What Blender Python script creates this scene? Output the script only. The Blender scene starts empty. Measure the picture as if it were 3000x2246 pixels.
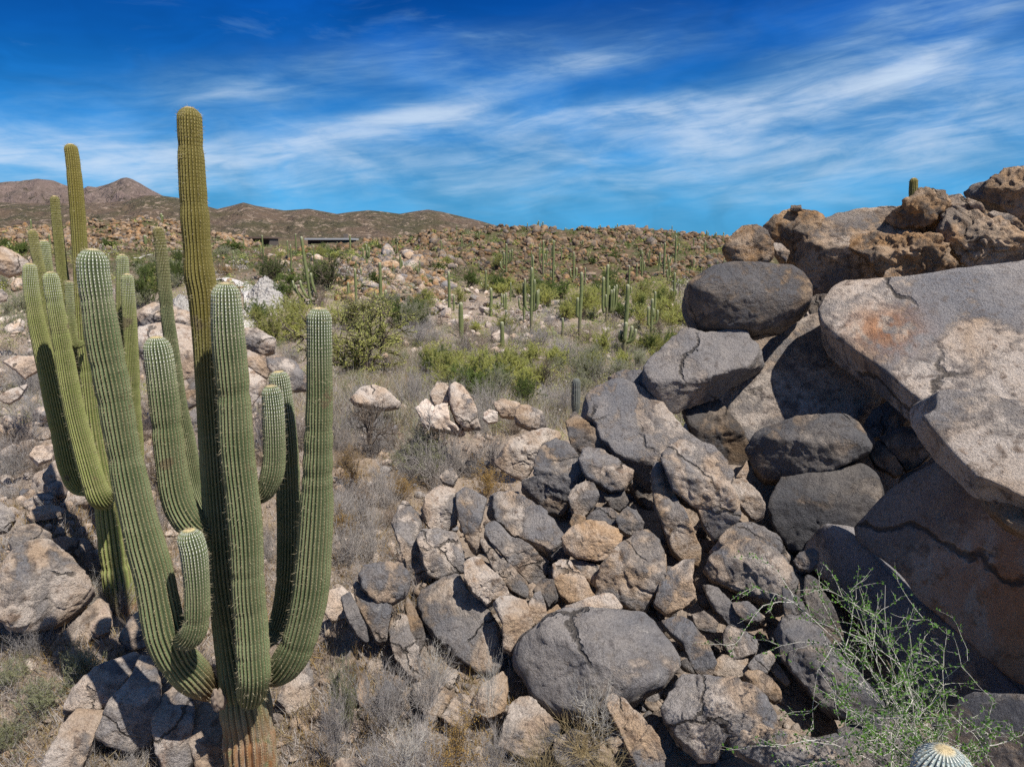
import bpy, math, random, re
import numpy as np
from mathutils import Vector

rnd = random.Random(11)
scene = bpy.context.scene
COL = scene.collection
F = 2103.0                       # focal length of the photograph in its own pixels
PITCH = math.radians(10.8)
FWD = np.array([0, math.cos(PITCH), -math.sin(PITCH)])
UP = np.array([0, math.sin(PITCH), math.cos(PITCH)])
SUN = np.array([0.40, -0.36, 0.85]); SUN /= np.linalg.norm(SUN)

# ------------------------------------------------------------------ camera
cam = bpy.data.cameras.new('camera'); camo = bpy.data.objects.new('camera', cam); COL.objects.link(camo)
cam.sensor_width = 36; cam.lens = F / 3000 * 36; cam.clip_start = 0.05; cam.clip_end = 20000
camo.location = (0, 0, 0); camo.rotation_euler = (math.pi / 2 - PITCH, 0, 0)
scene.camera = camo

def ray(px, py):
    px = np.asarray(px, float); py = np.asarray(py, float)
    a = (px - 1500) / F; b = (1123 - py) / F
    d = np.stack([a, FWD[1] + b * UP[1], FWD[2] + b * UP[2]], -1)
    return d
def P(px, py, Y):
    d = ray(px, py); return d * (np.asarray(Y, float) / d[..., 1])[..., None]
def mpp(p):                      # metres per photo pixel at a point
    return float(np.dot(p, FWD)) / F

# ------------------------------------------------------------------ noise
def _h(i, s):
    n = (i[..., 0] * 374761393 + i[..., 1] * 668265263 + i[..., 2] * 2147483647 + np.int64(s * 7919 + 13)).astype(np.int64)
    n = (n ^ (n >> 13)) * 1274126177 & 0x7fffffff
    n = (n ^ (n >> 16)) * 668265263 & 0x7fffffff
    return (n ^ (n >> 15)) & 0xffff
def pn(p, s=0):
    p = np.asarray(p, float); i = np.floor(p).astype(np.int64); f = p - i
    u = f * f * f * (f * (f * 6 - 15) + 10); r = 0
    for dx in (0, 1):
        for dy in (0, 1):
            for dz in (0, 1):
                c = i + np.array([dx, dy, dz]); h = _h(c, s)
                th = h / 65536 * 2 * math.pi; cz = ((h * 7919) & 0xffff) / 32768 - 1; sz = np.sqrt(np.maximum(0, 1 - cz * cz))
                q = f - np.array([dx, dy, dz])
                g = q[..., 0] * np.cos(th) * sz + q[..., 1] * np.sin(th) * sz + q[..., 2] * cz
                w = (u[..., 0] if dx else 1 - u[..., 0]) * (u[..., 1] if dy else 1 - u[..., 1]) * (u[..., 2] if dz else 1 - u[..., 2])
                r = r + g * w
    return r * 1.5
def fbm(p, o=3, s=0, rough=.5):
    r = 0; a = 1; p = np.asarray(p, float)
    for k in range(o):
        r = r + a * pn(p, s + k); p = p * 2.03 + 7.1; a *= rough
    return r

# ------------------------------------------------------------------ mesh and object helpers
def mesh(name, V, Fc, mat=None, smooth=True, mats=None, mat_idx=None):
    """V (n,3); Fc a list of index arrays, each (m,3) or (m,4)."""
    V = np.asarray(V, np.float32); Fc = [np.asarray(f, np.int32) for f in (Fc if isinstance(Fc, list) else [Fc]) if len(f)]
    m = bpy.data.meshes.new(name)
    loops = np.concatenate([f.ravel() for f in Fc]); sizes = np.concatenate([np.full(len(f), f.shape[1], np.int32) for f in Fc])
    m.vertices.add(len(V)); m.vertices.foreach_set('co', V.ravel())
    m.loops.add(len(loops)); m.loops.foreach_set('vertex_index', loops)
    m.polygons.add(len(sizes)); st = np.concatenate([[0], np.cumsum(sizes)[:-1]]).astype(np.int32)
    m.polygons.foreach_set('loop_start', st); m.polygons.foreach_set('loop_total', sizes)
    m.polygons.foreach_set('use_smooth', np.full(len(sizes), smooth, bool))
    for x in (mats or ([mat] if mat else [])): m.materials.append(x)
    if mat_idx is not None: m.polygons.foreach_set('material_index', np.asarray(mat_idx, np.int32))
    m.update(); m.validate(); return m
def vcol(m, name, C):
    a = m.attributes.new(name, 'FLOAT_COLOR', 'POINT'); C = np.asarray(C, np.float32)
    if C.shape[1] == 3: C = np.concatenate([C, np.ones((len(C), 1), np.float32)], 1)
    a.data.foreach_set('color', C.ravel())
def obj(name, data, parent=None, loc=None):
    o = bpy.data.objects.new(name, data); COL.objects.link(o)
    if parent is not None: o.parent = parent
    if loc is not None: o.location = [float(x) for x in loc]
    return o
USED = set()
def tag(o, label=None, cat=None, group=None, kind=None):
    if label: o['label'] = label
    if cat: o['category'] = cat
    if group: o['group'] = group
    if cat and not kind: kind = 'thing'
    if kind: o['kind'] = kind
    return o
def copy_tree(o, parent=None):
    c = o.copy(); COL.objects.link(c)
    if parent is not None: c.parent = parent
    for ch in o.children: copy_tree(ch, c)
    return c
_ico = {}
def ico(n):
    if n in _ico: return _ico[n]
    import bmesh
    b = bmesh.new(); bmesh.ops.create_icosphere(b, subdivisions=n, radius=1)
    V = np.array([v.co[:] for v in b.verts]); T = np.array([[v.index for v in f.verts] for f in b.faces]); b.free()
    V /= np.linalg.norm(V, axis=1)[:, None]
    _ico[n] = (V, T); return _ico[n]
def nrm(v): v = np.asarray(v, float); return v / np.linalg.norm(v)

# ------------------------------------------------------------------ materials
class NT:
    def __init__(s, tree): s.t = tree; s.n = tree.nodes; s.l = tree.links
    def node(s, typ, **kw):
        n = s.n.new(typ)
        for k, v in kw.items(): setattr(n, k, v)
        return n
    def put(s, inp, v):
        if hasattr(v, 'is_output') : s.l.new(v, inp)
        elif v is not None:
            try: inp.default_value = v
            except Exception: inp.default_value = (*v, 1)
    def math(s, op, a, b=None, c=None, clamp=False):
        n = s.node('ShaderNodeMath', operation=op, use_clamp=clamp)
        for i, v in enumerate((a, b, c)):
            if v is not None: s.put(n.inputs[i], v)
        return n.outputs[0]
    def vmath(s, op, a, b=None):
        n = s.node('ShaderNodeVectorMath', operation=op); s.put(n.inputs[0], a)
        if b is not None:
            if op == 'SCALE': s.put(n.inputs['Scale'], b)
            else: s.put(n.inputs[1], b)
        return n.outputs[0]
    def dot(s, a, b):
        n = s.node('ShaderNodeVectorMath', operation='DOT_PRODUCT'); s.put(n.inputs[0], a); s.put(n.inputs[1], b); return n.outputs['Value']
    def noise(s, vec, scale, detail=4, rough=.55, dist=0, out=0):
        n = s.node('ShaderNodeTexNoise'); s.put(n.inputs['Vector'], vec); n.inputs['Scale'].default_value = scale
        n.inputs['Detail'].default_value = detail; n.inputs['Roughness'].default_value = rough; n.inputs['Distortion'].default_value = dist
        return n.outputs[out]
    def vor(s, vec, scale, feature='F1', out='Distance', rand=1):
        n = s.node('ShaderNodeTexVoronoi', feature=feature); s.put(n.inputs['Vector'], vec); n.inputs['Scale'].default_value = scale
        n.inputs['Randomness'].default_value = rand
        return n.outputs[out]
    def step(s, v, lo, hi, a=0., b=1.):
        n = s.node('ShaderNodeMapRange', interpolation_type='SMOOTHSTEP'); s.put(n.inputs[0], v)
        for i, x in zip((1, 2, 3, 4), (lo, hi, a, b)): s.put(n.inputs[i], x)
        return n.outputs[0]
    def mix(s, f, a, b, blend='MIX'):
        n = s.node('ShaderNodeMix', data_type='RGBA', blend_type=blend); s.put(n.inputs[0], f)
        for i, v in ((6, a), (7, b)):
            if isinstance(v, tuple): n.inputs[i].default_value = (*v, 1) if len(v) == 3 else v
            else: s.put(n.inputs[i], v)
        return n.outputs[2]
    def ramp(s, v, stops):
        n = s.node('ShaderNodeValToRGB'); s.put(n.inputs[0], v); e = n.color_ramp.elements
        while len(e) < len(stops): e.new(.5)
        for k, (p, c) in zip(e, stops): k.position = p; k.color = (*c, 1)
        return n.outputs[0]
    def bump(s, h, dist, strength=1, normal=None):
        n = s.node('ShaderNodeBump'); s.put(n.inputs['Height'], h); n.inputs['Distance'].default_value = dist; n.inputs['Strength'].default_value = strength
        if normal is not None: s.put(n.inputs['Normal'], normal)
        return n.outputs[0]
def mat(name):
    m = bpy.data.materials.new(name); m.use_nodes = True
    t = NT(m.node_tree); b = m.node_tree.nodes['Principled BSDF']; b.inputs['Roughness'].default_value = .9
    b.inputs['Specular IOR Level'].default_value = .25
    return m, t, b

def rock_material(name, src):
    """src 'OBJECT': varnish, warm, lum are custom properties of the rock; 'GEOMETRY': a colour attribute vw."""
    m, t, b = mat(name)
    tc = t.node('ShaderNodeTexCoord'); oi = t.node('ShaderNodeObjectInfo')
    if src == 'OBJECT':
        def at(n):
            a = t.node('ShaderNodeAttribute', attribute_type='OBJECT', attribute_name=n); return a.outputs['Fac']
        va, wa, lu, gr_ = at('varnish'), at('warm'), at('lum'), at('grain')
        off = t.vmath('SCALE', t.node('ShaderNodeCombineXYZ').outputs[0], 0)
        cx = t.node('ShaderNodeCombineXYZ')
        for i, k in enumerate((91., 57., 133.)): t.put(cx.inputs[i], t.math('MULTIPLY', oi.outputs['Random'], k))
        co = t.vmath('ADD', tc.outputs['Object'], cx.outputs[0])
    else:
        a = t.node('ShaderNodeAttribute', attribute_name='vw'); sp = t.node('ShaderNodeSeparateColor'); t.put(sp.inputs[0], a.outputs['Color'])
        va, wa, lu = sp.outputs[0], sp.outputs[1], sp.outputs[2]
        co = tc.outputs['Object']; gr_ = 1.
    cg = t.vmath('SCALE', co, gr_)
    fine = t.noise(co, 34, 6, .72)
    mid = t.noise(co, 5.5, 8, .65, .3)
    big = t.noise(cg, .8, 7, .6, .6)
    patch = t.noise(cg, 1.0, 5, .5, .9)
    # peeled plates: where the dark coat has come away the pale stone shows
    thr = t.math('SUBTRACT', .72, t.math('MULTIPLY', va, .44))
    pm = t.math('ADD', patch, t.math('ADD', t.math('MULTIPLY', t.math('SUBTRACT', fine, .5), .12), t.math('MULTIPLY', t.math('SUBTRACT', mid, .5), .48)))
    mask = t.step(pm, t.math('SUBTRACT', thr, .075), t.math('ADD', thr, .085))
    soft = t.step(big, .36, .64)
    tan = t.mix(wa, (.375, .295, .235), (.41, .27, .15))
    tan = t.mix(soft, tan, (.46, .395, .34))
    tan = t.mix(t.step(mid, .50, .68), tan, t.mix(wa, (.27, .20, .165), (.22, .135, .065)))
    coat = t.mix(soft, (.170, .165, .172), (.285, .255, .235))
    coat = t.mix(t.step(mid, .5, .75), coat, t.mix(wa, (.115, .105, .105), (.15, .105, .07)))
    c = t.mix(mask, tan, coat)
    # bleached and lichen flecks
    lich = t.step(t.noise(cg, 2.6, 9, .75, .5), .60, .70)
    c = t.mix(t.math('MULTIPLY', lich, .55), c, (.50, .455, .40))
    sp_ = t.step(fine, .3, .7, .74, 1.26)
    c = t.mix(1, c, t.node('ShaderNodeCombineXYZ').outputs[0], 'ADD') if False else c
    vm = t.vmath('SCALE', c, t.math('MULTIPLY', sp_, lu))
    gr = t.step(t.noise(co, 120, 2, .6), .35, .65, .88, 1.12)
    vm = t.vmath('SCALE', vm, gr)
    vm = t.mix(t.step(wa, .62, .95), vm, (1.0, .85, .67) if src == 'OBJECT' else (1.0, .81, .58), 'MULTIPLY')
    if src == 'OBJECT':
        # iron stains that run down from a seep
        ra = t.node('ShaderNodeAttribute', attribute_type='OBJECT', attribute_name='seep').outputs['Vector']; rf = at('rust')
        pv = t.vmath('DIVIDE', t.vmath('SUBTRACT', t.vmath('ADD', tc.outputs['Object'], t.vmath('SCALE', t.noise(tc.outputs['Object'], 3, 4, .6, 0, 1), .3)), ra), t.vmath('ADD', (.55, .55, .55), t.node('ShaderNodeAttribute', attribute_type='OBJECT', attribute_name='seep_size').outputs['Vector']))
        rr_ = t.math('EXPONENT', t.math('MULTIPLY', t.dot(pv, pv), -1.))
        streak = t.step(t.noise(t.vmath('MULTIPLY', tc.outputs['Object'], (4.5, 3.0, .7)), 1, 3), .34, .54)
        vm = t.mix(t.math('MULTIPLY', t.math('MULTIPLY', rr_, rf), streak), vm, (.40, .17, .07))
    # joints
    wv = t.vmath('ADD', cg, t.vmath('SCALE', t.noise(cg, 1.1, 5, .6, 0, 1), .9))
    e = t.vor(wv, .42, 'DISTANCE_TO_EDGE')
    crack = t.step(e, .003, .015, 1., 0.)
    crack = t.math('MULTIPLY', crack, t.step(t.noise(cg, .8, 2), .47, .56))
    vm = t.mix(t.math('MULTIPLY', crack, .75), vm, (.035, .028, .022))
    t.put(b.inputs['Base Color'], vm)
    h = t.math('ADD', t.math('MULTIPLY', mask, .42), t.math('MULTIPLY', mid, 1.0))
    h = t.math('ADD', h, t.math('MULTIPLY', fine, .62))
    ridg = t.math('ABSOLUTE', t.math('SUBTRACT', t.noise(co, 2.2, 6, .6, .8), .5))
    h = t.math('ADD', h, t.math('MULTIPLY', ridg, .75))
    h = t.math('SUBTRACT', h, t.math('MULTIPLY', crack, 1.2))
    t.put(b.inputs['Normal'], t.bump(h, .085))
    return m
ROCK = rock_material('granite', 'OBJECT')
ROCKF = rock_material('granite_field', 'GEOMETRY')

def plain(name, col, rough=.9, var=.3, scale=8, attr=None):
    m, t, b = mat(name); tc = t.node('ShaderNodeTexCoord'); oi = t.node('ShaderNodeObjectInfo')
    n = t.noise(tc.outputs['Object'], scale, 4)
    k = t.math('ADD', t.step(n, .25, .75, 1 - var, 1 + var), t.math('MULTIPLY', t.math('SUBTRACT', oi.outputs['Random'], .5), var))
    t.put(b.inputs['Base Color'], t.vmath('SCALE', t.mix(0, col, col), k)); b.inputs['Roughness'].default_value = rough
    return m
TWIG_GREY = plain('dry_twig', (.34, .31, .285), var=.35)
TWIG_PALE = plain('pale_twig', (.46, .43, .38), var=.2)
TWIG_DARK = plain('dark_bark', (.10, .078, .06), var=.3)
TWIG_BROWN = plain('brown_twig', (.20, .155, .12), var=.3)
def leafm(name, a, b_):
    m, t, b = mat(name); tc = t.node('ShaderNodeTexCoord'); oi = t.node('ShaderNodeObjectInfo')
    n = t.noise(tc.outputs['Object'], 3.5, 3)
    c = t.mix(t.step(n, .3, .7), a, b_); c = t.vmath('SCALE', c, t.math('ADD', .8, t.math('MULTIPLY', oi.outputs['Random'], .45)))
    t.put(b.inputs['Base Color'], c); b.inputs['Roughness'].default_value = .6
    tr = t.node('ShaderNodeBsdfTranslucent'); t.put(tr.inputs['Color'], t.vmath('SCALE', c, 1.15)); mx = t.node('ShaderNodeMixShader'); mx.inputs[0].default_value = .38
    t.l.new(b.outputs[0], mx.inputs[1]); t.l.new(tr.outputs[0], mx.inputs[2]); t.l.new(mx.outputs[0], m.node_tree.nodes['Material Output'].inputs['Surface'])
    return m
LEAF_YELLOW = leafm('yellow_green_leaf', (.46, .455, .13), (.35, .37, .11))
LEAF_GREEN = leafm('green_leaf', (.165, .215, .050), (.100, .145, .036))
LEAF_GREY = leafm('grey_green_leaf', (.33, .335, .18), (.24, .255, .13))
LEAF_GOLD = leafm('gold_leaf', (.42, .27, .07), (.30, .20, .08))
LEAF_BRIGHT = leafm('bright_leaf', (.12, .24, .035), (.07, .16, .03))
STRAW = leafm('straw', (.46, .36, .19), (.36, .29, .17))

def cactus_material(name, g1, g2):
    """uv = (rib number, metres along the stem); aux = (nearness to tip, bark, gold)."""
    m, t, b = mat(name)
    uv = t.node('ShaderNodeAttribute', attribute_name='ribuv'); s = t.node('ShaderNodeSeparateXYZ'); t.put(s.inputs[0], uv.outputs['Vector'])
    au = t.node('ShaderNodeAttribute', attribute_name='aux'); q = t.node('ShaderNodeSeparateColor'); t.put(q.inputs[0], au.outputs['Color'])
    tip, bark, gold = q.outputs[0], q.outputs[1], q.outputs[2]
    tc = t.node('ShaderNodeTexCoord').outputs['Object']
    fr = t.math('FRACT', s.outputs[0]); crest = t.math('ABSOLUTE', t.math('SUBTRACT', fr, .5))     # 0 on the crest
    fy = t.math('ABSOLUTE', t.math('SUBTRACT', t.math('FRACT', t.math('DIVIDE', s.outputs[1], .036)), .5))
    wide = t.step(tip, 0., .8, .14, .19); tall = t.step(tip, 0., .8, .40, .30)
    dot = t.math('MULTIPLY', t.step(crest, t.math('SUBTRACT', wide, .07), t.math('ADD', wide, .05), 1., 0.), t.step(fy, t.math('SUBTRACT', tall, .1), t.math('ADD', tall, .08), 1., 0.))
    band = t.noise(t.vmath('MULTIPLY', tc, (1.2, 1.2, 5.)), 1.0, 4, .6)
    g = t.mix(t.step(band, .35, .65), g1, g2)
    g = t.mix(t.math('MULTIPLY', t.step(t.noise(tc, 9, 6, .7), .50, .72), .55), g, (.20, .20, .10))
    g = t.mix(t.step(crest, .22, .46, 0., .72), g, (.014, .022, .008))  # rib shadow painted dark into the valleys between crests
    g = t.mix(t.math('MULTIPLY', gold, .75), g, (.165, .125, .022))
    g = t.mix(t.math('MULTIPLY', t.step(t.noise(tc, 2.6, 4, .6), .66, .70), .75), g, (.13, .10, .06))
    brn = t.mix(t.step(t.noise(t.vmath('MULTIPLY', tc, (6., 6., 1.2)), 2, 5, .65), .40, .66), (.25, .125, .055), (.33, .27, .20))
    g = t.mix(t.math('MULTIPLY', bark, t.step(t.noise(tc, 5, 5, .65), .30, .50)), g, brn)
    dotc = t.mix(t.step(tip, .1, .75), (.31, .215, .11), (.74, .74, .64))
    dotc = t.mix(gold, dotc, (.34, .27, .085))
    c = t.mix(t.math('MULTIPLY', dot, t.step(tip, 0., .6, .56, .84)), g, dotc)
    wool = t.step(tip, .95, .995)
    c = t.mix(t.math('MULTIPLY', wool, .85), c, (.68, .52, .27))
    t.put(b.inputs['Base Color'], c); b.inputs['Roughness'].default_value = .6
    t.put(b.inputs['Normal'], t.bump(t.math('ADD', dot, t.noise(tc, 40, 4)), .008))
    return m
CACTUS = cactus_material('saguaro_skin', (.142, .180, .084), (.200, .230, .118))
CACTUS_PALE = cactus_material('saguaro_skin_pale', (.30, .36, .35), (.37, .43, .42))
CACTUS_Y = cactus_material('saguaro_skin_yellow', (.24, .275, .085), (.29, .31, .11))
SPINE = plain('spine', (.40, .34, .22), var=.2)
SPINE_GOLD = plain('spine_gold', (.34, .24, .07), var=.2)
def far_cactus():
    m, t, b = mat('distant_saguaro_skin')
    au = t.node('ShaderNodeAttribute', attribute_name='aux'); q = t.node('ShaderNodeSeparateColor'); t.put(q.inputs[0], au.outputs['Color'])
    tc = t.node('ShaderNodeTexCoord').outputs['Object']; oi = t.node('ShaderNodeObjectInfo')
    g = t.mix(t.step(t.noise(t.vmath('MULTIPLY', tc, (1.5, 1.5, 3.)), 1.2, 4), .35, .65), (.17, .205, .08), (.24, .26, .11))
    g = t.mix(t.math('MULTIPLY', oi.outputs['Random'], .35), g, (.10, .11, .035))
    uv = t.node('ShaderNodeAttribute', attribute_name='ribuv'); s = t.node('ShaderNodeSeparateXYZ'); t.put(s.inputs[0], uv.outputs['Vector'])
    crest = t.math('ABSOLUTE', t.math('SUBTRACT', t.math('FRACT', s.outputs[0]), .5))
    g = t.mix(t.step(crest, .2, .5, 0., .6), g, (.035, .045, .016))  # shade between the ribs put into the skin colour
    g = t.mix(t.math('MULTIPLY', q.outputs[1], .85), g, (.20, .16, .115))
    g = t.mix(t.math('MULTIPLY', t.step(q.outputs[0], .4, .98), .55), g, (.50, .48, .34))
    t.put(b.inputs['Base Color'], g); b.inputs['Roughness'].default_value = .7
    return m
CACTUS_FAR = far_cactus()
# ------------------------------------------------------------------ foreground rocks, each an outline with its own distance, size and thickness
KEY = {'a': (0, 400), 'b': (1000, 500), 'c': (2000, 450), 'd': (0, 1000), 'e': (0, 1496), 'f': (1000, 1100), 'g': (1000, 1496), 'h': (2000, 1100), 'i': (2000, 1496)}
ZS = 2.208
def px_of(key, pts):
    p = np.array([[float(v) for v in s.split(',')] for s in pts.split()])
    return p if key == 'n' else p / ZS + np.array(KEY[key])
def rock(label, key, pts, Y, thick=.7, va=.5, wa=.4, lum=1., n=None, sub=5, e=.62, cuts=5, name='boulder', cat='boulder', group=None, amp=1., round_=2, seed=None, flush=None):
    seed = seed if seed is not None else abs(hash_(label)) % 9973
    rg = np.random.RandomState(seed)
    q = px_of(key, pts); x, y = q[:, 0], q[:, 1]; x2, y2 = np.roll(x, -1), np.roll(y, -1); cr = x * y2 - x2 * y; A = cr.sum() / 2
    cx, cy = ((x + x2) * cr).sum() / (6 * A), ((y + y2) * cr).sum() / (6 * A)
    C = P(cx, cy, Y); d = ray(cx, cy)
    if flush is not None:            # shares the face plane of another slab
        C = d * ((flush[0] @ nrm(n)) / (d @ nrm(n))) - nrm(n) * flush[1]
    nv = nrm(-nrm(d) + np.array([0, 0, .22])) if n is None else nrm(n)
    R = ray(x, y); t_ = (C @ nv) / (R @ nv); W = R * t_[:, None] - C
    u = nrm(np.cross([0, 0, 1], nv)); v = np.cross(nv, u)
    a, b = W @ u, W @ v
    th = np.linspace(-math.pi, math.pi, 361)[:-1]; rad = np.zeros(360)
    for k in range(len(a)):
        x0, y0, x1, y1 = a[k], b[k], a[(k + 1) % len(a)], b[(k + 1) % len(a)]
        dx, dy = x1 - x0, y1 - y0; den = np.cos(th) * dy - np.sin(th) * dx; den = np.where(abs(den) < 1e-9, 1e-9, den)
        tt = (x0 * dy - y0 * dx) / den; ss = (x0 * np.sin(th) - y0 * np.cos(th)) / den
        ok = (tt > 0) & (ss >= -1e-6) & (ss <= 1 + 1e-6); rad = np.where(ok & (tt > rad), tt, rad)
    rad = np.maximum(rad, .02); ker = np.hanning(2 * round_ + 3)[1:-1]; ker /= ker.sum(); rad = np.convolve(np.concatenate([rad[-round_:], rad, rad[:round_]]), ker, 'valid')
    sub = 6 if sub == 6 else 5
    S, T = ico(sub); mean = math.sqrt(abs((a * np.roll(b, -1) - np.roll(a, -1) * b).sum()) / 2 / math.pi); Th = thick * mean
    S = nrm_rows(S * np.array([1, 1, max(thick, .25) ** .7])); ang = np.arctan2(S[:, 1], S[:, 0]); rho = np.hypot(S[:, 0], S[:, 1]); ri = np.interp(ang, np.append(th, math.pi), np.append(rad, rad[0]))
    # a broken block: the outline as its rim, faced by a few flat planes
    p = 26. if e <= .5 else (28. if cuts >= 4 else 9.)
    pl = []
    if n is not None: pl += [((rg.uniform(-.06, .06), rg.uniform(-.06, .06), 1), .92, Th)]
    else:
        x0 = rg.uniform(-.3, .3); pl += [((x0, rg.uniform(.35, .75), 1), 1.0, Th), ((rg.uniform(-.35, .35), -rg.uniform(.3, .7), 1), 1.0, Th)]
    pl += [((rg.uniform(-.2, .2), rg.uniform(-.2, .2), -1), .85, Th)]
    acc = (rho / ri) ** (p * 1.3)
    for nn, k, d_ in pl:
        nn = nrm(nn); acc = acc + np.maximum(0, S @ nn / (d_ * k * abs(nn[2]))) ** p
    for k in range(cuts + (3 if n is None else 1)):
        ph = rg.uniform(-math.pi, math.pi); ep = math.radians(rg.uniform(18, 62) if n is None else rg.uniform(12, 32)); nn = np.array([math.cos(ph) * math.cos(ep), math.sin(ph) * math.cos(ep), math.sin(ep) * (1 if rg.random_sample() < .8 else -1)])
        rr_ = float(np.interp(ph, np.append(th, math.pi), np.append(rad, rad[0]))); hk = rg.uniform(*((.82, 1.0) if n is None else (.86, 1.0))) * (rr_ * math.cos(ep) + Th * .85 * math.sin(ep)); acc = acc + np.maximum(0, S @ nn / hk) ** p
    L = S * (acc ** (-1 / p))[:, None]
    # keep the traced outline: stretch each direction back to its radius
    rl = np.hypot(L[:, 0], L[:, 1]); al = np.arctan2(L[:, 1], L[:, 0]); bi = ((al + math.pi) / (2 * math.pi) * 120).astype(int) % 120
    mx = np.zeros(120); np.maximum.at(mx, bi, rl); fac = np.clip(rad.reshape(120, 3).mean(1) / np.maximum(mx, 1e-3), .8, 1.7) * 1.05; fac = np.convolve(np.concatenate([fac[-1:], fac, fac[:1]]), [.25, .5, .25], 'valid')
    fac = np.interp((al + math.pi) / (2 * math.pi) * 120 - .5, np.arange(-1, 121), np.concatenate([fac[-1:], fac, fac[:1]])); L[:, :2] *= fac[:, None]
    if n is not None: L[:, 2] -= .7 * Th
    wpos = L + rg.uniform(-50, 50, 3)
    N = nrm_rows(L / np.array([1, 1, max(thick, .3)])); sc = min(mean, .55)
    rimness = np.clip(1.25 - np.abs(L[:, 2] + (.7 * Th if n is not None else 0)) / (Th * .8 + 1e-6), 0, 1)
    lay = rimness * np.abs(((L[:, 2] / (.16 * sc / .55) + .5 * fbm(wpos / sc, 2, 31)) % 1) - .5) * .06
    plate = np.tanh(14 * (fbm(wpos / (sc * 1.5), 3, 3) - .08)) * .5
    chip = -np.maximum(0, .10 - np.abs(fbm(wpos / (sc * 1.3), 3, 21))) * .35
    amp = amp * (1.9 if amp >= 1.5 else 1.45 if n is None else 1.25)
    plate = plate + .7 * np.tanh(18 * (fbm(wpos / (sc * .55) + 9, 2, 53) - .12)) * .5
    disp = sc * amp * (lay + .050 * fbm(wpos / sc, 3, 1) + .035 * plate + chip * 1.0 + .020 * fbm(wpos / (sc * .2), 3, 11, .6)) + (mean - sc) * amp * .05 * fbm(wpos / mean, 2, 41)
    side = .30 + .70 * np.clip(np.abs(L[:, 2] + (.7 * Th if n is not None else 0)) / (Th * .5 + 1e-6), 0, 1)
    L = L + N * (disp * side)[:, None]
    V = L[:, :1] * u + L[:, 1:2] * v + L[:, 2:] * nv
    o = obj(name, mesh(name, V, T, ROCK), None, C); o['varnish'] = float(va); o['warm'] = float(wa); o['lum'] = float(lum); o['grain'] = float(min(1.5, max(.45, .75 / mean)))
    ROCKS.append((C, mean)); tag(o, label, cat, group); return o
ROCKS = []
def hash_(s):
    h = 7
    for c in s: h = (h * 131 + ord(c)) % 1000003
    return h
def nrm_rows(a): return a / np.maximum(np.linalg.norm(a, axis=1), 1e-9)[:, None]

R = rock
# --- outcrop on the skyline
R('large dark rounded boulder balanced on a flat grey slab', 'c', '10,960 60,850 200,740 340,715 700,718 770,765 825,860 822,960 760,1045 620,1135 480,1168 250,1160 90,1140 20,1060', 15.4, .72, .55, .68, .66, e=.60, cuts=3, amp=.6, sub=6)
R('round tan boulder sitting behind the balanced dark boulder', 'c', '262,620 300,555 390,490 480,468 550,520 585,600 590,660 540,712 450,732 340,715 280,670', 16.9, .8, .35, .85, .85)
R('pointed golden brown outcrop rock carrying a small block on its peak', 'c', '520,490 600,420 690,368 760,362 860,385 945,425 890,500 830,560 790,640 740,720 650,700 585,620 560,545', 17.8, .8, .35, .95, .85)
R('small brown block perched on the peak of a golden outcrop rock', 'c', '698,370 700,336 765,335 770,368 735,378', 17.5, .8, .55, .8, .7, name='stone', cat='rock', sub=4)
R('broad domed tan boulder with a dark hollow underside', 'c', '730,680 800,540 900,450 1000,390 1160,338 1390,335 1420,420 1500,500 1560,640 1480,760 1290,840 1180,905 1100,970 900,940 830,890 760,760', 17.3, .7, .40, .75, .9, sub=6, amp=1.2)
R('overhanging wind carved tan cap rock below the lone skyline saguaro', 'c', '1318,430 1360,370 1440,320 1530,265 1600,246 1700,258 1720,330 1650,420 1560,475 1480,485 1390,485', 16.6, .9, .35, .9, .85, amp=1.7)
R('long weathered tan slab with scooped hollows sloping down the outcrop', 'c', '1490,500 1640,395 1780,370 1900,400 2060,430 2208,555 2340,640 2330,720 2208,730 2000,750 1920,775 1850,755 1740,620 1600,570', 15.9, .6, .38, .85, .95, sub=6, amp=1.9)
R('lumpy undercut tan rock wedged beneath the scooped slab', 'c', '1060,600 1110,530 1250,508 1380,540 1500,505 1620,570 1690,610 1800,740 1640,800 1480,825 1300,780 1200,690 1100,650', 16.2, .7, .35, .9, .85, sub=6, amp=1.9)
R('topmost pitted brown boulder of the outcrop', 'c', '1830,230 1880,190 2050,150 2060,112 2208,82 2420,60 2560,300 2420,560 2208,490 2080,385 1960,325 1880,290', 16.9, .7, .45, .75, .85, sub=6, amp=1.5)
R('low flat tan rock tucked under the topmost pitted boulder', 'c', '1700,320 1720,270 1800,262 1830,290 1920,330 1975,410 1900,418 1780,375', 16.9, .8, .4, .8, .85)
R('small rounded stone jammed in the gap under the topmost pitted boulder', 'c', '1965,410 2010,372 2120,400 2210,470 2230,560 2060,470', 16.6, .8, .4, .7, .85, name='stone', cat='rock', sub=4)
R('small knobbly stone lodged between the domed boulder and the great slab', 'c', '1290,855 1310,770 1350,742 1410,800 1455,840 1405,868', 15.4, .9, .3, .8, .8, name='stone', cat='rock', sub=4)
R('small pinkish rock squeezed beside the pointed golden outcrop rock', 'c', '580,580 640,590 690,640 665,700 605,655', 17.0, .9, .3, .5, .9, name='stone', cat='rock', sub=4)
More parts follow.
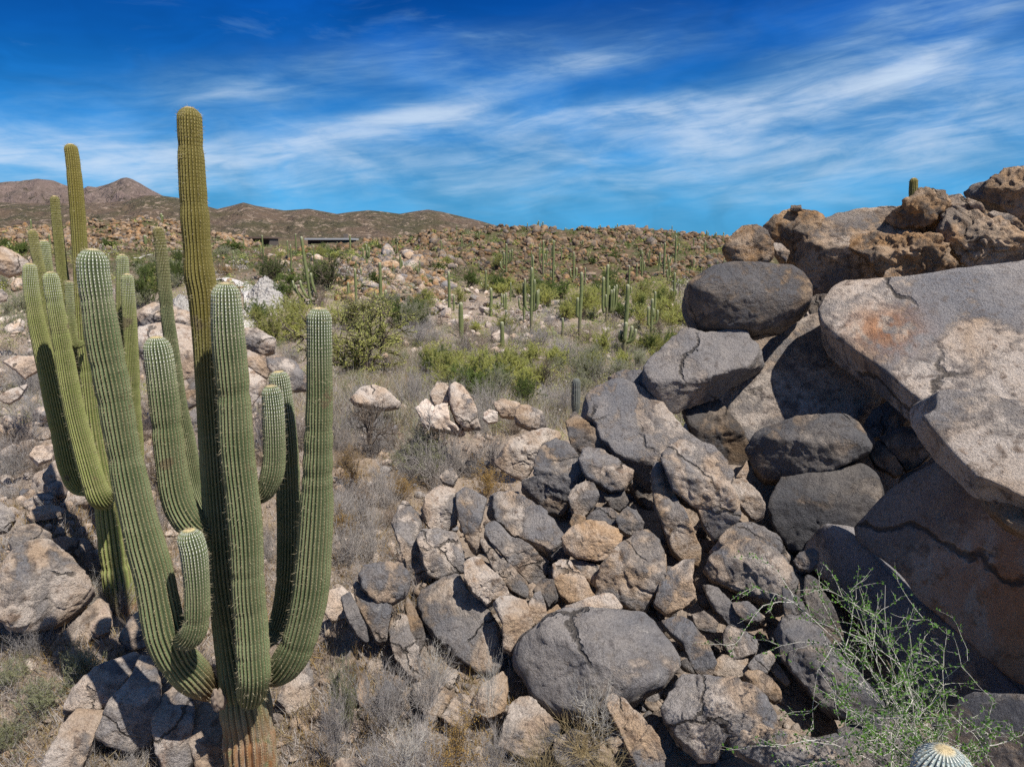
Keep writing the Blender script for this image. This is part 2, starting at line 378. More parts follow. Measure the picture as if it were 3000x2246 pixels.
# --- great slabs on the right
R('great tilted pale grey slab with rust streaks overhanging the pile', 'n', '2469,953 2498,905 2534,858 2589,842 2670,812 2770,786 3000,752 3300,705 3300,1500 2900,1330 2690,1170 2600,1098 2543,1050 2480,990', 12.3, .26, .50, .40, 1.14, n=(-.34, -.50, .80), sub=6, e=.36, cuts=2, amp=.5, name='rock_slab', cat='rock slab')
R('thick grey slab edge leaning on the great tilted slab', 'n', '2669,1125 2680,1106 2725,1103 2825,1125 2900,1160 3000,1190 3320,1300 3320,1640 3130,1540 3000,1458 2930,1425 2862,1398 2815,1354 2745,1282 2700,1222', 8.9, .30, .44, .45, 1.08, n=(-.42, -.55, .72), sub=6, e=.36, cuts=3, amp=.6, name='rock_slab', cat='rock slab')
R('ochre boulder jutting out beneath the thick slab edge', 'n', '2866,1425 2885,1408 3000,1450 3320,1560 3320,1800 3000,1582 2942,1548 2900,1498 2874,1458', 8.6, .8, .2, .9, .72)
R('long dark slab in shade with a blue grey face beside a leafy shrub', 'n', '2383,1700 2408,1645 2475,1573 2540,1592 2575,1628 2700,1757 2812,1850 2900,1932 3000,2036 3200,2240 3200,2420 2960,2330 2760,2150 2640,2020 2520,1905 2440,1840', 9.4, .2, .62, .3, 1.35, n=(-.885, -.405, .23), sub=6, e=.3, cuts=4, amp=.32, name='rock_slab', cat='rock slab')
R('huge shaded red brown slab split by long diagonal cracks', 'n', '2475,1568 2534,1518 2610,1443 2700,1385 2810,1335 3000,1320 3200,1400 3320,1700 3320,2330 3010,2034 2905,1925 2818,1843 2708,1748 2582,1620', 9.9, .2, .30, .68, .92, n=(-.885, -.405, .23), flush=(P(2720, 1930, 9.4), .10), sub=6, e=.3, cuts=3, amp=.3, name='rock_slab', cat='rock slab')
R('dark elongated boulder with a sunlit nose behind the leafy shrub', 'i', '605,800 640,730 700,678 800,690 900,760 1000,920 1200,1150 1290,1270 1240,1420 1000,1330 900,1270 740,1090 650,980', 9.0, .7, .75, .25, .82, sub=6)
R('dark blue rock in the shade under the leafy shrub', 'i', '1000,1420 1200,1300 1420,1340 1560,1500 1640,1700 1300,1800 1080,1640', 8.2, .6, .8, .2, .7)
R('dark sloping slab at the foot of the leafy shrub', 'i', '860,1470 1000,1440 1150,1560 1300,1750 1100,1850 950,1640', 8.0, .5, .7, .2, .75, name='rock_slab', cat='rock slab')
# --- under the balanced boulder
R('flat grey slab carrying the large balanced dark boulder', 'n', '1888,1082 1903,1032 1955,1000 2000,965 2060,978 2150,975 2230,995 2252,1012 2222,1050 2180,1086 2090,1102 2040,1128 1985,1158 1940,1142 1905,1112', 14.6, .5, .72, .3, .95, n=(-.1, -.62, .78), e=.5, cuts=3, name='rock_slab', cat='rock slab', sub=6)
R('massive grey block half in shadow beneath the flat grey slab', 'n', '2065,1130 2180,1062 2250,1000 2320,950 2430,915 2500,950 2490,1010 2545,1070 2575,1140 2560,1200 2480,1255 2380,1245 2250,1275 2195,1305 2130,1215', 15.0, .6, .7, .35, .92, sub=6, n=(-.25, -.72, .65), e=.5)
R('dark brown wall of rock deep in the hollow of the pile', 'n', '1990,1180 2070,1120 2140,1210 2200,1310 2190,1400 2120,1400 2040,1300', 14.5, .5, .55, .7, .45)  # filler rock, its colour kept dark to give the hollow its shade
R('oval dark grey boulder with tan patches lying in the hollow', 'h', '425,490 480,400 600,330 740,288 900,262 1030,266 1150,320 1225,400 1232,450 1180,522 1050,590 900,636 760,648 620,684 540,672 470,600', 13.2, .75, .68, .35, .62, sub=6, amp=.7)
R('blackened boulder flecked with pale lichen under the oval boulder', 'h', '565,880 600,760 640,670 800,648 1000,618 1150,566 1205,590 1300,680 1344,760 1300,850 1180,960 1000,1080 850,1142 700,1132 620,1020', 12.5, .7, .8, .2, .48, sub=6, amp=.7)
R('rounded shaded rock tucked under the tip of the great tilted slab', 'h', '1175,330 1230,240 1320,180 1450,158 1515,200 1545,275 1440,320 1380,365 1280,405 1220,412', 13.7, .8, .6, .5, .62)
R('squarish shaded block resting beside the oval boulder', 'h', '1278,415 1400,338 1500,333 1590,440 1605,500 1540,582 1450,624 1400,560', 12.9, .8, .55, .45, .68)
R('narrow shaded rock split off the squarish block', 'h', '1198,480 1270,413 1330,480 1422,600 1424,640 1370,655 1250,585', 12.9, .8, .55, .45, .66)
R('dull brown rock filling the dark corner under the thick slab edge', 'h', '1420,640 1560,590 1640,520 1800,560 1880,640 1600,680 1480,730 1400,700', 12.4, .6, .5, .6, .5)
R('upright tan stone standing left of the blackened boulder', 'h', '303,700 340,658 400,663 470,740 527,830 522,912 460,937 400,882 340,800', 12.3, .8, .25, .6, .95, sub=4)
R('small pale flake propped on the upright tan stone', 'h', '345,655 415,548 432,612 412,665', 12.5, .5, .25, .5, 1., name='stone', cat='rock', sub=4)
R('egg shaped tan boulder topped by a dark oval plate', 'h', '143,1260 200,1178 280,1100 400,1058 500,1064 600,1120 690,1230 752,1330 742,1400 640,1484 560,1484 420,1432 300,1372 190,1322', 10.7, .75, .50, .45, .95, sub=6, cuts=3)
R('grey rock leaning behind the egg shaped boulder', 'h', '172,1142 350,952 450,948 600,1030 700,1200 640,1280 500,1200 300,1200', 11.3, .6, .5, .5, .85)
R('small blue grey stone sitting at the foot of the shaded slab', 'h', '714,1200 760,1148 850,1123 882,1160 862,1232 820,1268 750,1248', 10.8, .8, .8, .1, .9, name='stone', cat='rock', sub=4)
R('tall tan boulder with a grey lower half in the middle of the pile', 'h', '-130,560 -80,470 0,428 90,418 200,470 290,580 332,660 300,722 340,790 372,900 300,1012 200,1068 130,982 90,872 -60,760', 12.1, .7, .48, .5, 1.05, sub=6)
R('thin tan slab standing on edge beside the tall tan boulder', 'f', '2008,640 2040,530 2110,600 2180,800 2230,930 2330,1110 2310,1230 2208,1195 2130,1130 2080,980 2030,850', 11.9, .7, .4, .7, .95, name='rock_slab', cat='rock slab')
R('jagged dark rock beneath the egg shaped boulder', 'i', '128,480 230,498 330,618 402,720 412,778 380,780 290,742 180,600', 10.2, .7, .6, .4, .8, sub=4)
R('broken grey wedge sticking out beneath the egg shaped boulder', 'i', '320,600 420,590 528,688 500,722 400,712 350,670', 10.0, .8, .6, .2, 1., sub=4)
R('squared grey block with a tan base in the rubble gully', 'i', '255,800 300,752 400,788 484,850 470,930 330,968 290,912 262,880', 9.6, .8, .55, .5, 1., sub=4)
R('small dark stone in the gully behind the squared grey block', 'i', '58,680 140,648 230,730 205,792 100,770', 9.9, .8, .7, .3, .75, name='stone', cat='rock', sub=4)
R('angular grey stone in the gully above the pitted tan stone', 'i', '418,1012 470,940 560,908 604,960 545,1052 450,1048', 9.3, .8, .6, .3, 1., name='stone', cat='rock', sub=4)
R('narrow grey flake leaning on the dark elongated boulder', 'i', '555,1010 610,978 694,1100 674,1135 600,1075', 9.2, .7, .6, .3, .95, name='stone', cat='rock', sub=4)
R('rounded pitted tan stone at the lip of the rubble gully', 'i', '383,1090 430,1038 500,1033 570,1085 638,1180 632,1222 585,1244 480,1152', 8.9, .8, .25, .7, .95, name='stone', cat='rock', sub=4)
R('low tan stone under the squared grey block', 'i', '180,1000 260,930 420,960 420,1050 320,1100 200,1060', 9.4, .6, .2, .7, .9, name='stone', cat='rock', sub=4)
# --- heart of the pile
R('large sloping grey boulder on the left shoulder of the pile', 'f', '1500,260 1540,185 1640,80 1730,33 1830,33 1960,100 2080,200 2200,330 2300,420 2200,500 2100,520 2030,580 2012,690 1930,650 1850,590 1760,500 1640,360', 14.0, .55, .70, .4, .98, n=(-.15, -.70, .70), sub=6, e=.5, cuts=3)
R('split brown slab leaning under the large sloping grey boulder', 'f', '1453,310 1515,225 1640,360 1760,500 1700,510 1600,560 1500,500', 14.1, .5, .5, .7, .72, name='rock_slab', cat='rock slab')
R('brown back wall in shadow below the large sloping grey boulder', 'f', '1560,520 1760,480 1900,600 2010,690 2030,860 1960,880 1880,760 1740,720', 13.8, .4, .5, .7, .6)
R('low rock resting behind the large sloping grey boulder', 'n', '1780,1105 1830,1084 1885,1088 1935,1140 1900,1175 1850,1155', 15.2, .7, .55, .4, .9)
R('dark faceted boulder with a shadowed front beside the sloping boulder', 'f', '1240,720 1258,540 1300,460 1390,398 1470,440 1530,540 1562,640 1552,720 1500,800 1440,905 1330,885 1240,790 1165,735 1160,680', 13.5, .8, .66, .6, .8, sub=6)
R('tilted grey boulder with a pale blotch above the cave', 'f', '1543,560 1570,490 1610,473 1700,488 1800,560 1872,620 1874,680 1820,742 1740,763 1650,702 1590,672 1560,622', 13.0, .75, .6, .35, 1., sub=5)
R('small two toned boulder under the tilted grey boulder', 'f', '1468,800 1520,720 1580,693 1640,720 1664,790 1620,872 1560,934 1500,902', 12.7, .85, .5, .5, .9, sub=4)
R('small brown stone below the small two toned boulder', 'f', '1475,950 1500,895 1580,920 1580,1000 1500,1010', 12.4, .8, .4, .7, .7, name='stone', cat='rock', sub=4)
R('narrow split stone in the shade of the tilted grey boulder', 'f', '1700,790 1780,750 1830,745 1860,840 1800,880 1740,850', 12.8, .8, .4, .6, .6, name='stone', cat='rock', sub=4)
R('dark grey boulder beside a tan patched twin', 'f', '1588,930 1660,860 1740,858 1795,920 1765,975 1640,985', 12.2, .75, .7, .3, .8, sub=4)
R('dark boulder with a tan patch above the wedge shaped boulder', 'f', '1775,935 1850,848 1912,878 1957,960 1945,1034 1850,1034 1795,995', 12.0, .75, .65, .5, .8, sub=4)
R('wedge shaped golden tan boulder in the middle of the pile', 'f', '1430,1072 1500,998 1600,953 1700,958 1790,998 1818,1050 1802,1112 1770,1194 1650,1204 1520,1182 1460,1132', 11.1, .8, .22, .75, 1.12, sub=6, cuts=4)
R('blue grey rock tucked behind the wedge shaped boulder', 'f', '1316,1130 1390,1058 1440,1068 1480,1150 1455,1204 1370,1194', 11.5, .8, .7, .15, .85, sub=4)
R('rough tan boulder with a grey spot below the wedge shaped boulder', 'f', '1363,1230 1420,1198 1480,1208 1540,1270 1600,1370 1644,1432 1560,1464 1470,1474 1410,1422 1370,1312', 10.6, .8, .2, .7, 1.05)
R('tan and grey stone pressed between the wedge and the big round boulder', 'f', '1488,1220 1560,1198 1650,1228 1684,1290 1654,1374 1610,1344 1540,1272', 10.9, .8, .45, .6, .95, sub=4)
R('big rounded boulder with a cracked grey patch and tan shoulder', 'f', '1636,1440 1690,1258 1800,1118 1900,1018 1980,998 2050,1058 2092,1150 2098,1250 2072,1352 2000,1474 1960,1544 1850,1494 1760,1434', 10.8, .75, .48, .65, .95, sub=6, amp=1.1)
R('cream and tan boulder at the edge of the rubble gully', 'f', '2026,1480 2060,1378 2120,1258 2208,1196 2290,1188 2262,1350 2300,1440 2208,1500 2110,1544', 10.4, .75, .25, .55, 1.1)
R('long smooth grey and pink slab leaning at the head of the pile', 'f', '920,832 960,720 1080,703 1160,758 1270,838 1360,908 1434,1000 1424,1072 1330,1124 1200,1062 1100,1032 1000,922', 11.9, .5, .55, .5, .98, sub=6, n=(-.15, -.62, .76), e=.5, name='rock_slab', cat='rock slab')
R('middle leaning grey slab with a broken tan lower end', 'f', '903,940 930,903 1000,928 1100,1038 1200,1098 1320,1198 1338,1290 1250,1364 1190,1314 1080,1204 960,1062', 11.3, .42, .6, .45, .95, name='rock_slab', cat='rock slab', sub=6)
R('lower leaning brown grey slab beneath the middle slab', 'f', '878,1020 930,1008 960,1078 1080,1218 1200,1328 1242,1370 1190,1438 1100,1392 1000,1282 950,1182', 11.1, .42, .5, .55, .9, name='rock_slab', cat='rock slab')
R('narrow pink brown upright slab between two grey blocks', 'f', '742,770 800,718 850,738 942,798 920,882 885,1000 905,1100 860,1164 800,1052 750,902', 11.7, .5, .42, .6, .98, name='rock_slab', cat='rock slab')
R('pale layered boulder with a cleft at the top of the leaning slabs', 'f', '523,870 560,758 640,708 740,728 752,800 742,960 680,1014 600,1004 545,942', 12.0, .7, .38, .35, 1.08, sub=6, amp=1.3)
R('smooth pinkish grey square boulder below the layered boulder', 'f', '498,1070 530,998 620,993 740,1018 772,1130 804,1270 700,1284 620,1314 560,1284 520,1182', 11.2, .5, .35, .3, 1.15, cuts=3)
R('tall narrow pale slab forming the left edge of the pile', 'f', '328,960 395,803 460,793 527,840 520,1000 505,1080 540,1230 610,1340 570,1460 480,1444 440,1322 390,1132', 11.4, .45, .55, .35, 1.05, name='rock_slab', cat='rock slab', sub=6)
R('broad smooth brown grey boulder in the lower left of the pile', 'g', '600,470 640,428 760,408 812,480 900,590 1003,700 1028,830 1068,990 970,1064 850,1024 720,924 600,822 540,720 488,600 530,520', 10.0, .6, .55, .45, .92, sub=6, cuts=3, n=(-.1, -.72, .68))
R('tan boulder with a round knob beside the broad smooth boulder', 'f', '797,1240 840,1188 900,1178 960,1248 1060,1358 1084,1420 1000,1454 940,1494 860,1422 808,1332', 10.2, .85, .18, .6, 1.12, sub=6, amp=1.2)
R('rough tan block wedged above the big blue grey boulder', 'g', '980,600 1040,568 1110,550 1190,580 1222,660 1254,740 1180,830 1100,915 1040,884 1050,740', 9.7, .7, .22, .55, 1.02)
R('narrow upright stone with a grey face near the big blue grey boulder', 'f', '1216,1480 1250,1408 1290,1398 1322,1490 1328,1560 1260,1619 1228,1562', 10.0, .9, .45, .5, 1., name='stone', cat='rock', sub=4)
R('pale flat rock resting on the big blue grey boulder', 'f', '1436,1485 1560,1458 1700,1418 1750,1418 1815,1500 1785,1555 1600,1525 1500,1545', 9.9, .8, .12, .4, 1.25)
R('small tan stone squeezed behind the big blue grey boulder', 'f', '1308,1590 1340,1518 1400,1478 1428,1530 1392,1575', 10.0, .8, .2, .7, .9, name='stone', cat='rock', sub=4)
R('dark stone in the gap below the lower leaning slab', 'f', '1240,1400 1300,1310 1370,1320 1400,1440 1340,1500 1300,1420', 10.4, .7, .6, .4, .6, name='stone', cat='rock', sub=4)
R('big smooth blue grey boulder behind bare twigs', 'g', '1115,900 1180,798 1300,718 1450,648 1600,628 1800,642 1940,658 2004,720 2104,840 2164,960 2154,1040 2060,1154 1950,1190 1800,1295 1600,1335 1400,1305 1260,1204 1205,1104 1136,1002', 9.1, .62, .85, .12, .98, sub=6, cuts=2, amp=.8)
R('fractured grey rock with a tan inner edge beside the big blue boulder', 'i', '-140,720 -60,690 0,686 60,718 152,850 214,980 182,1072 80,1054 0,862 -80,800', 9.3, .6, .65, .4, .95)
R('broad sunlit grey boulder with ring shaped scars at the gully mouth', 'i', '-130,1290 -50,1148 0,1058 150,1068 330,1098 450,1158 560,1238 604,1340 600,1440 460,1480 280,1460 220,1620 100,1604 0,1504 -100,1400', 8.2, .65, .55, .35, 1.08, sub=6, cuts=3)
R('rough tan and grey boulder below the ring scarred boulder', 'i', '265,1430 330,1376 470,1376 630,1438 740,1440 900,1500 1060,1656 1080,1780 700,1780 480,1640 330,1560', 7.7, .7, .42, .55, 1.08, sub=6, amp=1.3)
R('pointed tan boulder thrusting up beside straw grey twigs', 'g', '1698,1240 1750,1183 1832,1218 1960,1378 2062,1478 2094,1600 2070,1740 1950,1740 1850,1544 1768,1372', 7.9, .8, .25, .6, 1.08, sub=6, amp=1.3)
R('layered grey rock half hidden by dry twigs below the blue boulder', 'g', '1036,1520 1078,1278 1150,1206 1222,1196 1302,1298 1394,1398 1404,1480 1322,1564 1250,1616 1130,1584', 8.6, .7, .45, .3, 1.02, sub=6, amp=1.2)
R('tan triangular rock under the tip of the broad smooth boulder', 'g', '856,1230 930,1118 1042,1036 1074,1080 1074,1200 1054,1304 940,1344 850,1304', 8.9, .7, .2, .65, 1.)
R('curved brown stone standing on end beside the pile', 'g', '308,780 350,638 390,583 432,700 454,800 524,950 594,1080 562,1154 450,1104 348,952', 9.6, .6, .35, .6, .92, sub=5)
R('squarish smooth grey boulder capping a standing stone', 'g', '113,420 150,358 300,338 390,343 444,450 414,562 320,598 230,593 148,522', 10.1, .8, .5, .35, .98, cuts=3)
R('weathered grey stone under the squarish capping boulder', 'g', '78,480 108,428 150,530 240,600 322,622 314,702 284,842 224,852 168,742 108,622', 9.9, .8, .45, .5, .9)
R('shaded blue stone standing beside the saguaro trunk', 'g', '-4,560 60,518 112,640 164,760 174,852 100,804 38,702', 9.7, .7, .75, .15, .8, sub=4)
R('dark pink brown stone behind the curved standing stone', 'g', '388,560 420,526 484,640 544,800 504,964 448,832 428,702', 9.9, .6, .5, .7, .65, sub=4)
R('pointed grey stone rising from the dry brush', 'g', '243,1180 290,1088 342,1140 404,1240 384,1294 300,1304 246,1262', 8.9, .8, .55, .3, 1., name='stone', cat='rock', sub=4)
R('small pale stone at the edge of the dry brush', 'g', '88,1120 150,1016 184,1130 174,1242 118,1274', 9.1, .8, .35, .4, 1., name='stone', cat='rock', sub=4)
R('half buried grey stone on the bare sand by the trunk', 'g', '-60,1640 0,1600 110,1600 170,1660 80,1720 -40,1720', 7.6, .6, .5, .3, 1., name='stone', cat='rock', sub=4)
# --- between the pile and the scrub
R('curved grey stone alone behind the layered boulder', 'f', '636,660 680,608 720,603 752,660 722,718 660,694', 15, .8, .5, .4, 1., name='stone', cat='rock', sub=4)
R('tan top half of the split white boulder in the scrub', 'f', '573,130 620,38 690,58 706,180 600,204', 21.3, .9, .2, .5, 1.1)
R('tall smooth leaning boulder beside the split white boulder', 'f', '693,70 740,38 790,58 850,160 892,310 904,345 800,345 740,292 700,182', 20.7, .8, .2, .3, 1.3, cuts=2)
R('broken chalk white boulder at the foot of the leaning boulder', 'f', '488,220 560,148 600,204 690,182 702,300 780,330 804,384 640,354 540,334', 20.5, .7, 0., .1, 1.6, amp=1.3)
R('low rounded pinkish boulder among the grey brush', 'f', '58,150 120,78 210,58 300,108 384,170 362,214 260,224 100,194', 22.5, .8, .15, .35, 1.2, cuts=2)
R('round pink brown boulder in the grey brush', 'f', '1128,230 1150,188 1220,193 1292,240 1324,320 1302,374 1200,344 1130,304', 19.5, .8, .25, .5, 1.05, cuts=2)
R('low pale rock joined behind the round pink brown boulder', 'f', '985,185 1040,153 1150,188 1135,275 1030,265', 20.5, .8, .15, .4, 1.15)
R('pale pink sloping rock behind the dark faceted boulder', 'f', '985,560 1100,428 1200,376 1300,338 1400,346 1444,390 1300,460 1260,580 1180,680 1060,615', 15.8, .5, .15, .4, 1.12, sub=6)
R('small white block showing through the grey brush', 'f', '920,240 960,222 1010,240 1010,300 950,310 920,280', 20, .8, 0., .1, 1.5, name='stone', cat='rock', sub=4)
# --- left side
R('large smooth pinkish boulder below the second saguaro', 'e', '-70,600 0,420 60,288 200,198 330,186 450,288 540,420 604,520 544,604 440,684 340,754 200,774 60,744 -20,680', 10.2, .75, .35, .45, 1.02, sub=6, cuts=3)
R('medium brown boulder behind the large smooth pinkish boulder', 'e', '58,212 130,108 230,88 330,168 354,262 200,270 80,268', 11.3, .8, .4, .5, .95)
R('dark boulder in the shade of the second saguaro', 'e', '336,195 400,166 560,186 644,330 612,424 520,444 438,332', 11.6, .7, .55, .4, .8)
R('white topped smooth boulder in the saguaro shadow', 'e', '466,1152 620,1008 860,916 905,930 855,1062 765,1182 732,1264 520,1304 416,1284', 8.7, .6, .22, .2, 1.15, cuts=3)
R('smooth grey boulder crossed by the saguaro arm shadow', 'e', '736,1202 850,1056 900,936 980,936 1034,1100 1044,1260 1004,1344 980,1504 850,1554 700,1504 608,1452', 8.3, .6, .4, .3, 1.05, cuts=3)
R('brown and white sloping boulder under the shadowed grey boulder', 'e', '290,1640 396,1400 500,1288 700,1288 624,1444 560,1604 480,1760 330,1760', 7.9, .6, .2, .45, 1.05)
R('upright rounded boulder just left of the saguaro base', 'e', '986,1350 1040,1196 1140,1126 1232,1178 1264,1300 1234,1480 1244,1620 1180,1720 1050,1720 1006,1502', 8.15, .7, .4, .3, 1., cuts=3)
R('tan boulder pressed against the big saguaro trunk', 'e', '1226,1480 1268,1300 1330,1228 1424,1288 1474,1500 1444,1740 1280,1740', 8.2, .7, .3, .5, .95, cuts=3)
R('sloping ochre slab behind the dry bush on the slope', 'e', '316,885 480,718 640,556 704,600 722,760 560,854 400,924', 10.0, .5, .12, .75, .95, name='rock_slab', cat='rock slab')
R('pale layered slab beside the big curved saguaro arm', 'e', '766,832 860,676 930,636 964,780 984,872 850,904', 9.7, .6, .35, .3, 1.1, name='rock_slab', cat='rock slab')
R('rounded brown boulder behind the leftmost saguaro arm', 'd', '276,885 330,788 400,738 424,900 424,964 300,934', 13.5, .8, .3, .4, 1.)
R('chalk white boulder in the dry brush of the slope', 'd', '188,742 230,688 340,673 334,762 250,794', 14.5, .8, 0., .2, 1.5)
R('flat white boulder on the slope near the bare bush', 'd', '16,132 120,93 220,108 254,180 160,242 100,184', 21, .7, .15, .3, 1.35)
R('low dark edged white boulder below the bare bush', 'd', '-30,372 60,318 184,278 132,362 60,404', 17.5, .8, .2, .3, 1.2)
R('blue white boulder on the edge of the slope', 'd', '-40,1120 0,1030 60,1080 100,1150 50,1230 -30,1240', 12.6, .8, .45, .1, 1.3)
R('cream rock below the blue white boulder', 'd', '170,1130 240,1070 330,1060 420,1090 400,1150 300,1160 210,1170', 12.2, .7, .1, .5, 1.2)
R('wide layered pink ledge behind the tall saguaro', 'a', '873,1152 930,1106 1000,1076 1100,1086 1244,1158 1256,1294 1130,1274 1040,1224 900,1264', 24, .7, .3, .5, 1.1, sub=6, amp=1.2)
R('broad smooth pink boulder under the layered ledge', 'n', '398,1004 405,958 480,945 562,958 586,1050 582,1115 530,1115 430,1084', 22.5, .7, .3, .35, 1.12, sub=6, cuts=3)
R('brown boulder in the shade below the broad pink boulder', 'n', '525,1118 582,1112 590,1180 550,1195 530,1170', 20, .8, .45, .7, .8)
R('small dark boulder seen between the saguaro stems', 'd', '1200,470 1280,425 1310,560 1240,590 1205,540', 17, .8, .65, .3, .85, sub=4)
R('smooth loaf shaped pinkish boulder beside the tall saguaro', 'a', '1570,1245 1660,1236 1780,1318 1774,1392 1700,1414 1580,1352', 21.5, .8, .35, .45, 1.08, cuts=2)
R('slanting tan rock under the loaf shaped boulder', 'a', '1588,1375 1722,1428 1752,1500 1722,1564 1600,1484', 20.5, .7, .25, .5, 1.05)
R('wide grey boulder with a smooth round back by the saguaro', 'a', '1728,1440 1800,1416 1900,1448 1984,1560 1974,1644 1850,1644 1740,1504', 19.5, .8, .5, .35, 1.08, cuts=2)
R('cracked cream rock below the slanting tan rock', 'd', '1596,160 1640,186 1724,260 1694,334 1620,424 1590,300', 19, .7, .1, .4, 1.2)
R('tan hump of rock on the far left slope', 'a', '-40,740 20,715 100,760 234,850 60,904 -40,860', 44, .7, .1, .6, 1.05)
R('pointed tan rock beside the hump on the far left slope', 'a', '178,790 230,748 272,850 240,902', 43, .7, .15, .65, 1.)
R('round grey boulder at the edge of the far left slope', 'a', '-20,1010 10,985 52,1030 40,1062 -10,1066', 32, .8, .3, .4, 1., sub=4)
R('brown rock filling the notch behind the topmost pitted boulder', 'c', '1780,330 1960,330 2208,490 2400,600 2208,640 2000,520 1850,430', 17.8, .6, .4, .85, .75)
R('shadowed golden rock under the wind carved cap rock', 'c', '1350,470 1640,440 1640,540 1500,620 1360,570', 17.0, .6, .35, .9, .75)
R('long brown rock tucked below the scooped slab', 'c', '1600,690 1760,600 1960,720 2208,690 2420,700 2420,850 2100,850 1900,870 1640,850', 16.3, .5, .35, .85, .8)
R('dark rock in the shade between the domed boulder and the great slab', 'c', '790,960 880,900 1020,950 1160,930 1180,1020 1060,1110 960,1140 840,1060', 15.9, .6, .5, .7, .55)  # added filler over bright sand, the gap's shade put into its dim colour
_s1 = next(o for o in COL.objects if 'rust streaks' in (o.get('label') or ''))
_c1 = np.array(_s1.location[:]); _d1 = ray(2600, 965); _n1 = nrm((-.34, -.50, .80)); _q1 = _d1 * ((_c1 @ _n1) / (_d1 @ _n1)) - _c1 + _n1 * .12
_s1['seep'] = [float(v) for v in _q1]; _s1['rust'] = .85
R('dark grey slab foot in the lower right corner behind the leafy shrub', 'n', '2740,2120 2850,2030 2990,2040 3140,2130 3240,2300 3150,2420 2900,2400 2790,2270', 7.5, .4, .65, .3, .95, n=(-.8, -.5, .35), e=.4, cuts=2, amp=.6, name='rock_slab', cat='rock slab', sub=6)
R('pale upright slab just right of the giant trunk', 'e', '1800,1230 1850,1080 2000,960 2030,1150 1990,1260 1880,1330', 9.3, .6, .35, .3, 1.1, name='rock_slab', cat='rock slab')
R('chalky white rock at the top of the brush beside the pile', 'e', '2090,640 2110,520 2208,495 2290,560 2280,680 2150,720', 10.7, .7, .1, .15, 1.35)
R('grey upright slab left of the pointed grey stone', 'g', '0,1000 60,900 112,1000 114,1200 60,1310 -24,1250', 9.1, .6, .5, .3, 1., name='rock_slab', cat='rock slab')
R('squat grey block low in the brush by the bare sand', 'g', '-10,1330 90,1290 118,1440 66,1500 -6,1480', 8.5, .7, .5, .3, 1.)
R('brown lump of rock between the curved stone and the triangular rock', 'g', '470,1130 600,1080 710,1200 640,1340 500,1300', 9.1, .7, .3, .6, .95)
R('tan rock at the left foot of the triangular rock', 'g', '650,1340 760,1180 856,1210 850,1340 770,1440', 8.8, .7, .2, .65, 1.)
R('grey rock buried in straw coloured twigs', 'g', '1380,1480 1500,1410 1660,1470 1660,1610 1480,1680 1390,1610', 8.1, .6, .55, .3, .95)
R('white sloping slab at the lower left corner rocks', 'e', '120,1740 240,1560 330,1600 330,1800 200,1860', 7.9, .5, .15, .4, 1.15, name='rock_slab', cat='rock slab')
R('pale boulder poking through the brush left of the giant saguaro', 'e', '590,770 680,600 720,690 710,780 640,810', 9.8, .7, .1, .2, 1.3)
R('dark slab edge standing between the egg shaped boulder and the shaded slab', 'i', '800,400 880,450 960,620 1040,800 970,900 860,770 780,560', 9.8, .6, .6, .4, .6)  # filler rock added in a dark tone to darken this gap
R('flat dark rock on the gully floor above the leafy shrub', 'i', '640,480 760,560 860,780 760,820 660,700', 9.7, .6, .6, .4, .7)
_hs = next(o for o in COL.objects if 'red brown slab' in (o.get('label') or '')); _hs['rust'] = .75; _hs['seep'] = [.2, 0., 0.]; _hs['seep_size'] = [.9, .9, .9]
N_HAND = len([o for o in COL.objects if o.get('category') in ('boulder', 'rock', 'rock slab')])
# ------------------------------------------------------------------ terrain
TY = np.array([40, 60, 80, 100, 130, 160, 200, 230, 280, 350, 500, 900, 2500], float)
TX = np.array([-2500, -800, 0, 300, 500, 650, 800, 1000, 1150, 1300, 1450, 1700, 1950, 2150, 3000, 5000], float)
_t = [
 [-7, -6.5, -5.5, -4.5, -2.5, 0, 4, 5, 5, 5, 5],
 [-7, -6.5, -5.5, -4.5, -2.5, 0, 5, 6, 5, 5, 5],
 [-7, -6.6, -5.6, -4.6, -3.2, -1, 4.2, 5.2, 3, 3, 4],
 [-7, -6.6, -5.6, -4.4, -3, .5, 7.0, 6.5, 3, 3, 4],
 [-7, -6.6, -5.6, -4.4, -3, .5, 7.0, 6.5, 3, 3, 4],
 [-7, -6.6, -5.6, -4.4, -3, -1.5, 3.2, 3.4, 2.2, 3, 4],
 [-7, -6.6, -5.4, -4.0, -2.8, -2.2, -1, 0, 1.6, 2.8, 4],
 [-7, -6.5, -5.2, -4, -2.8, -2, -.6, .4, 1.6, 3, 4],
 [-7, -6.6, -5.5, -4.4, -3, -1.6, .8, 1.6, 1, 2, 3],
 [-7, -6.8, -6.2, -5.4, -3.4, -.8, 3.4, 4.0, 1, 0, 1],
 [-7, -6.9, -6.4, -5.8, -3.4, -.2, 4.6, 5.4, 1, -2, -2],
 [-7, -6.9, -6.5, -5.9, -3.6, -.6, 4.0, 4.7, 1, -3, -3],
 [-7, -6.9, -6.5, -5.9, -3.8, -1, 3.2, 3.8, 0, -3, -4],
 [-7, -6.9, -6.5, -5.9, -4, -1.6, 2.2, 2.6, 0, -4, -5],
 [-7, -6.9, -6.5, -5.9, -4, -1.6, 2, 2, 0, -4, -5],
 [-7, -7, -7, -7, -6, -5, -4, -4, -4, -4, -5]]
TZ = np.array([r + [min(r[-1], -6), -25] for r in _t], float)
BUMPS = [(-15.5, 88, 2.3, 6.5, 7), (-5, 24, .8, 4, 4), (-12, 20, 1.0, 5, 8)]
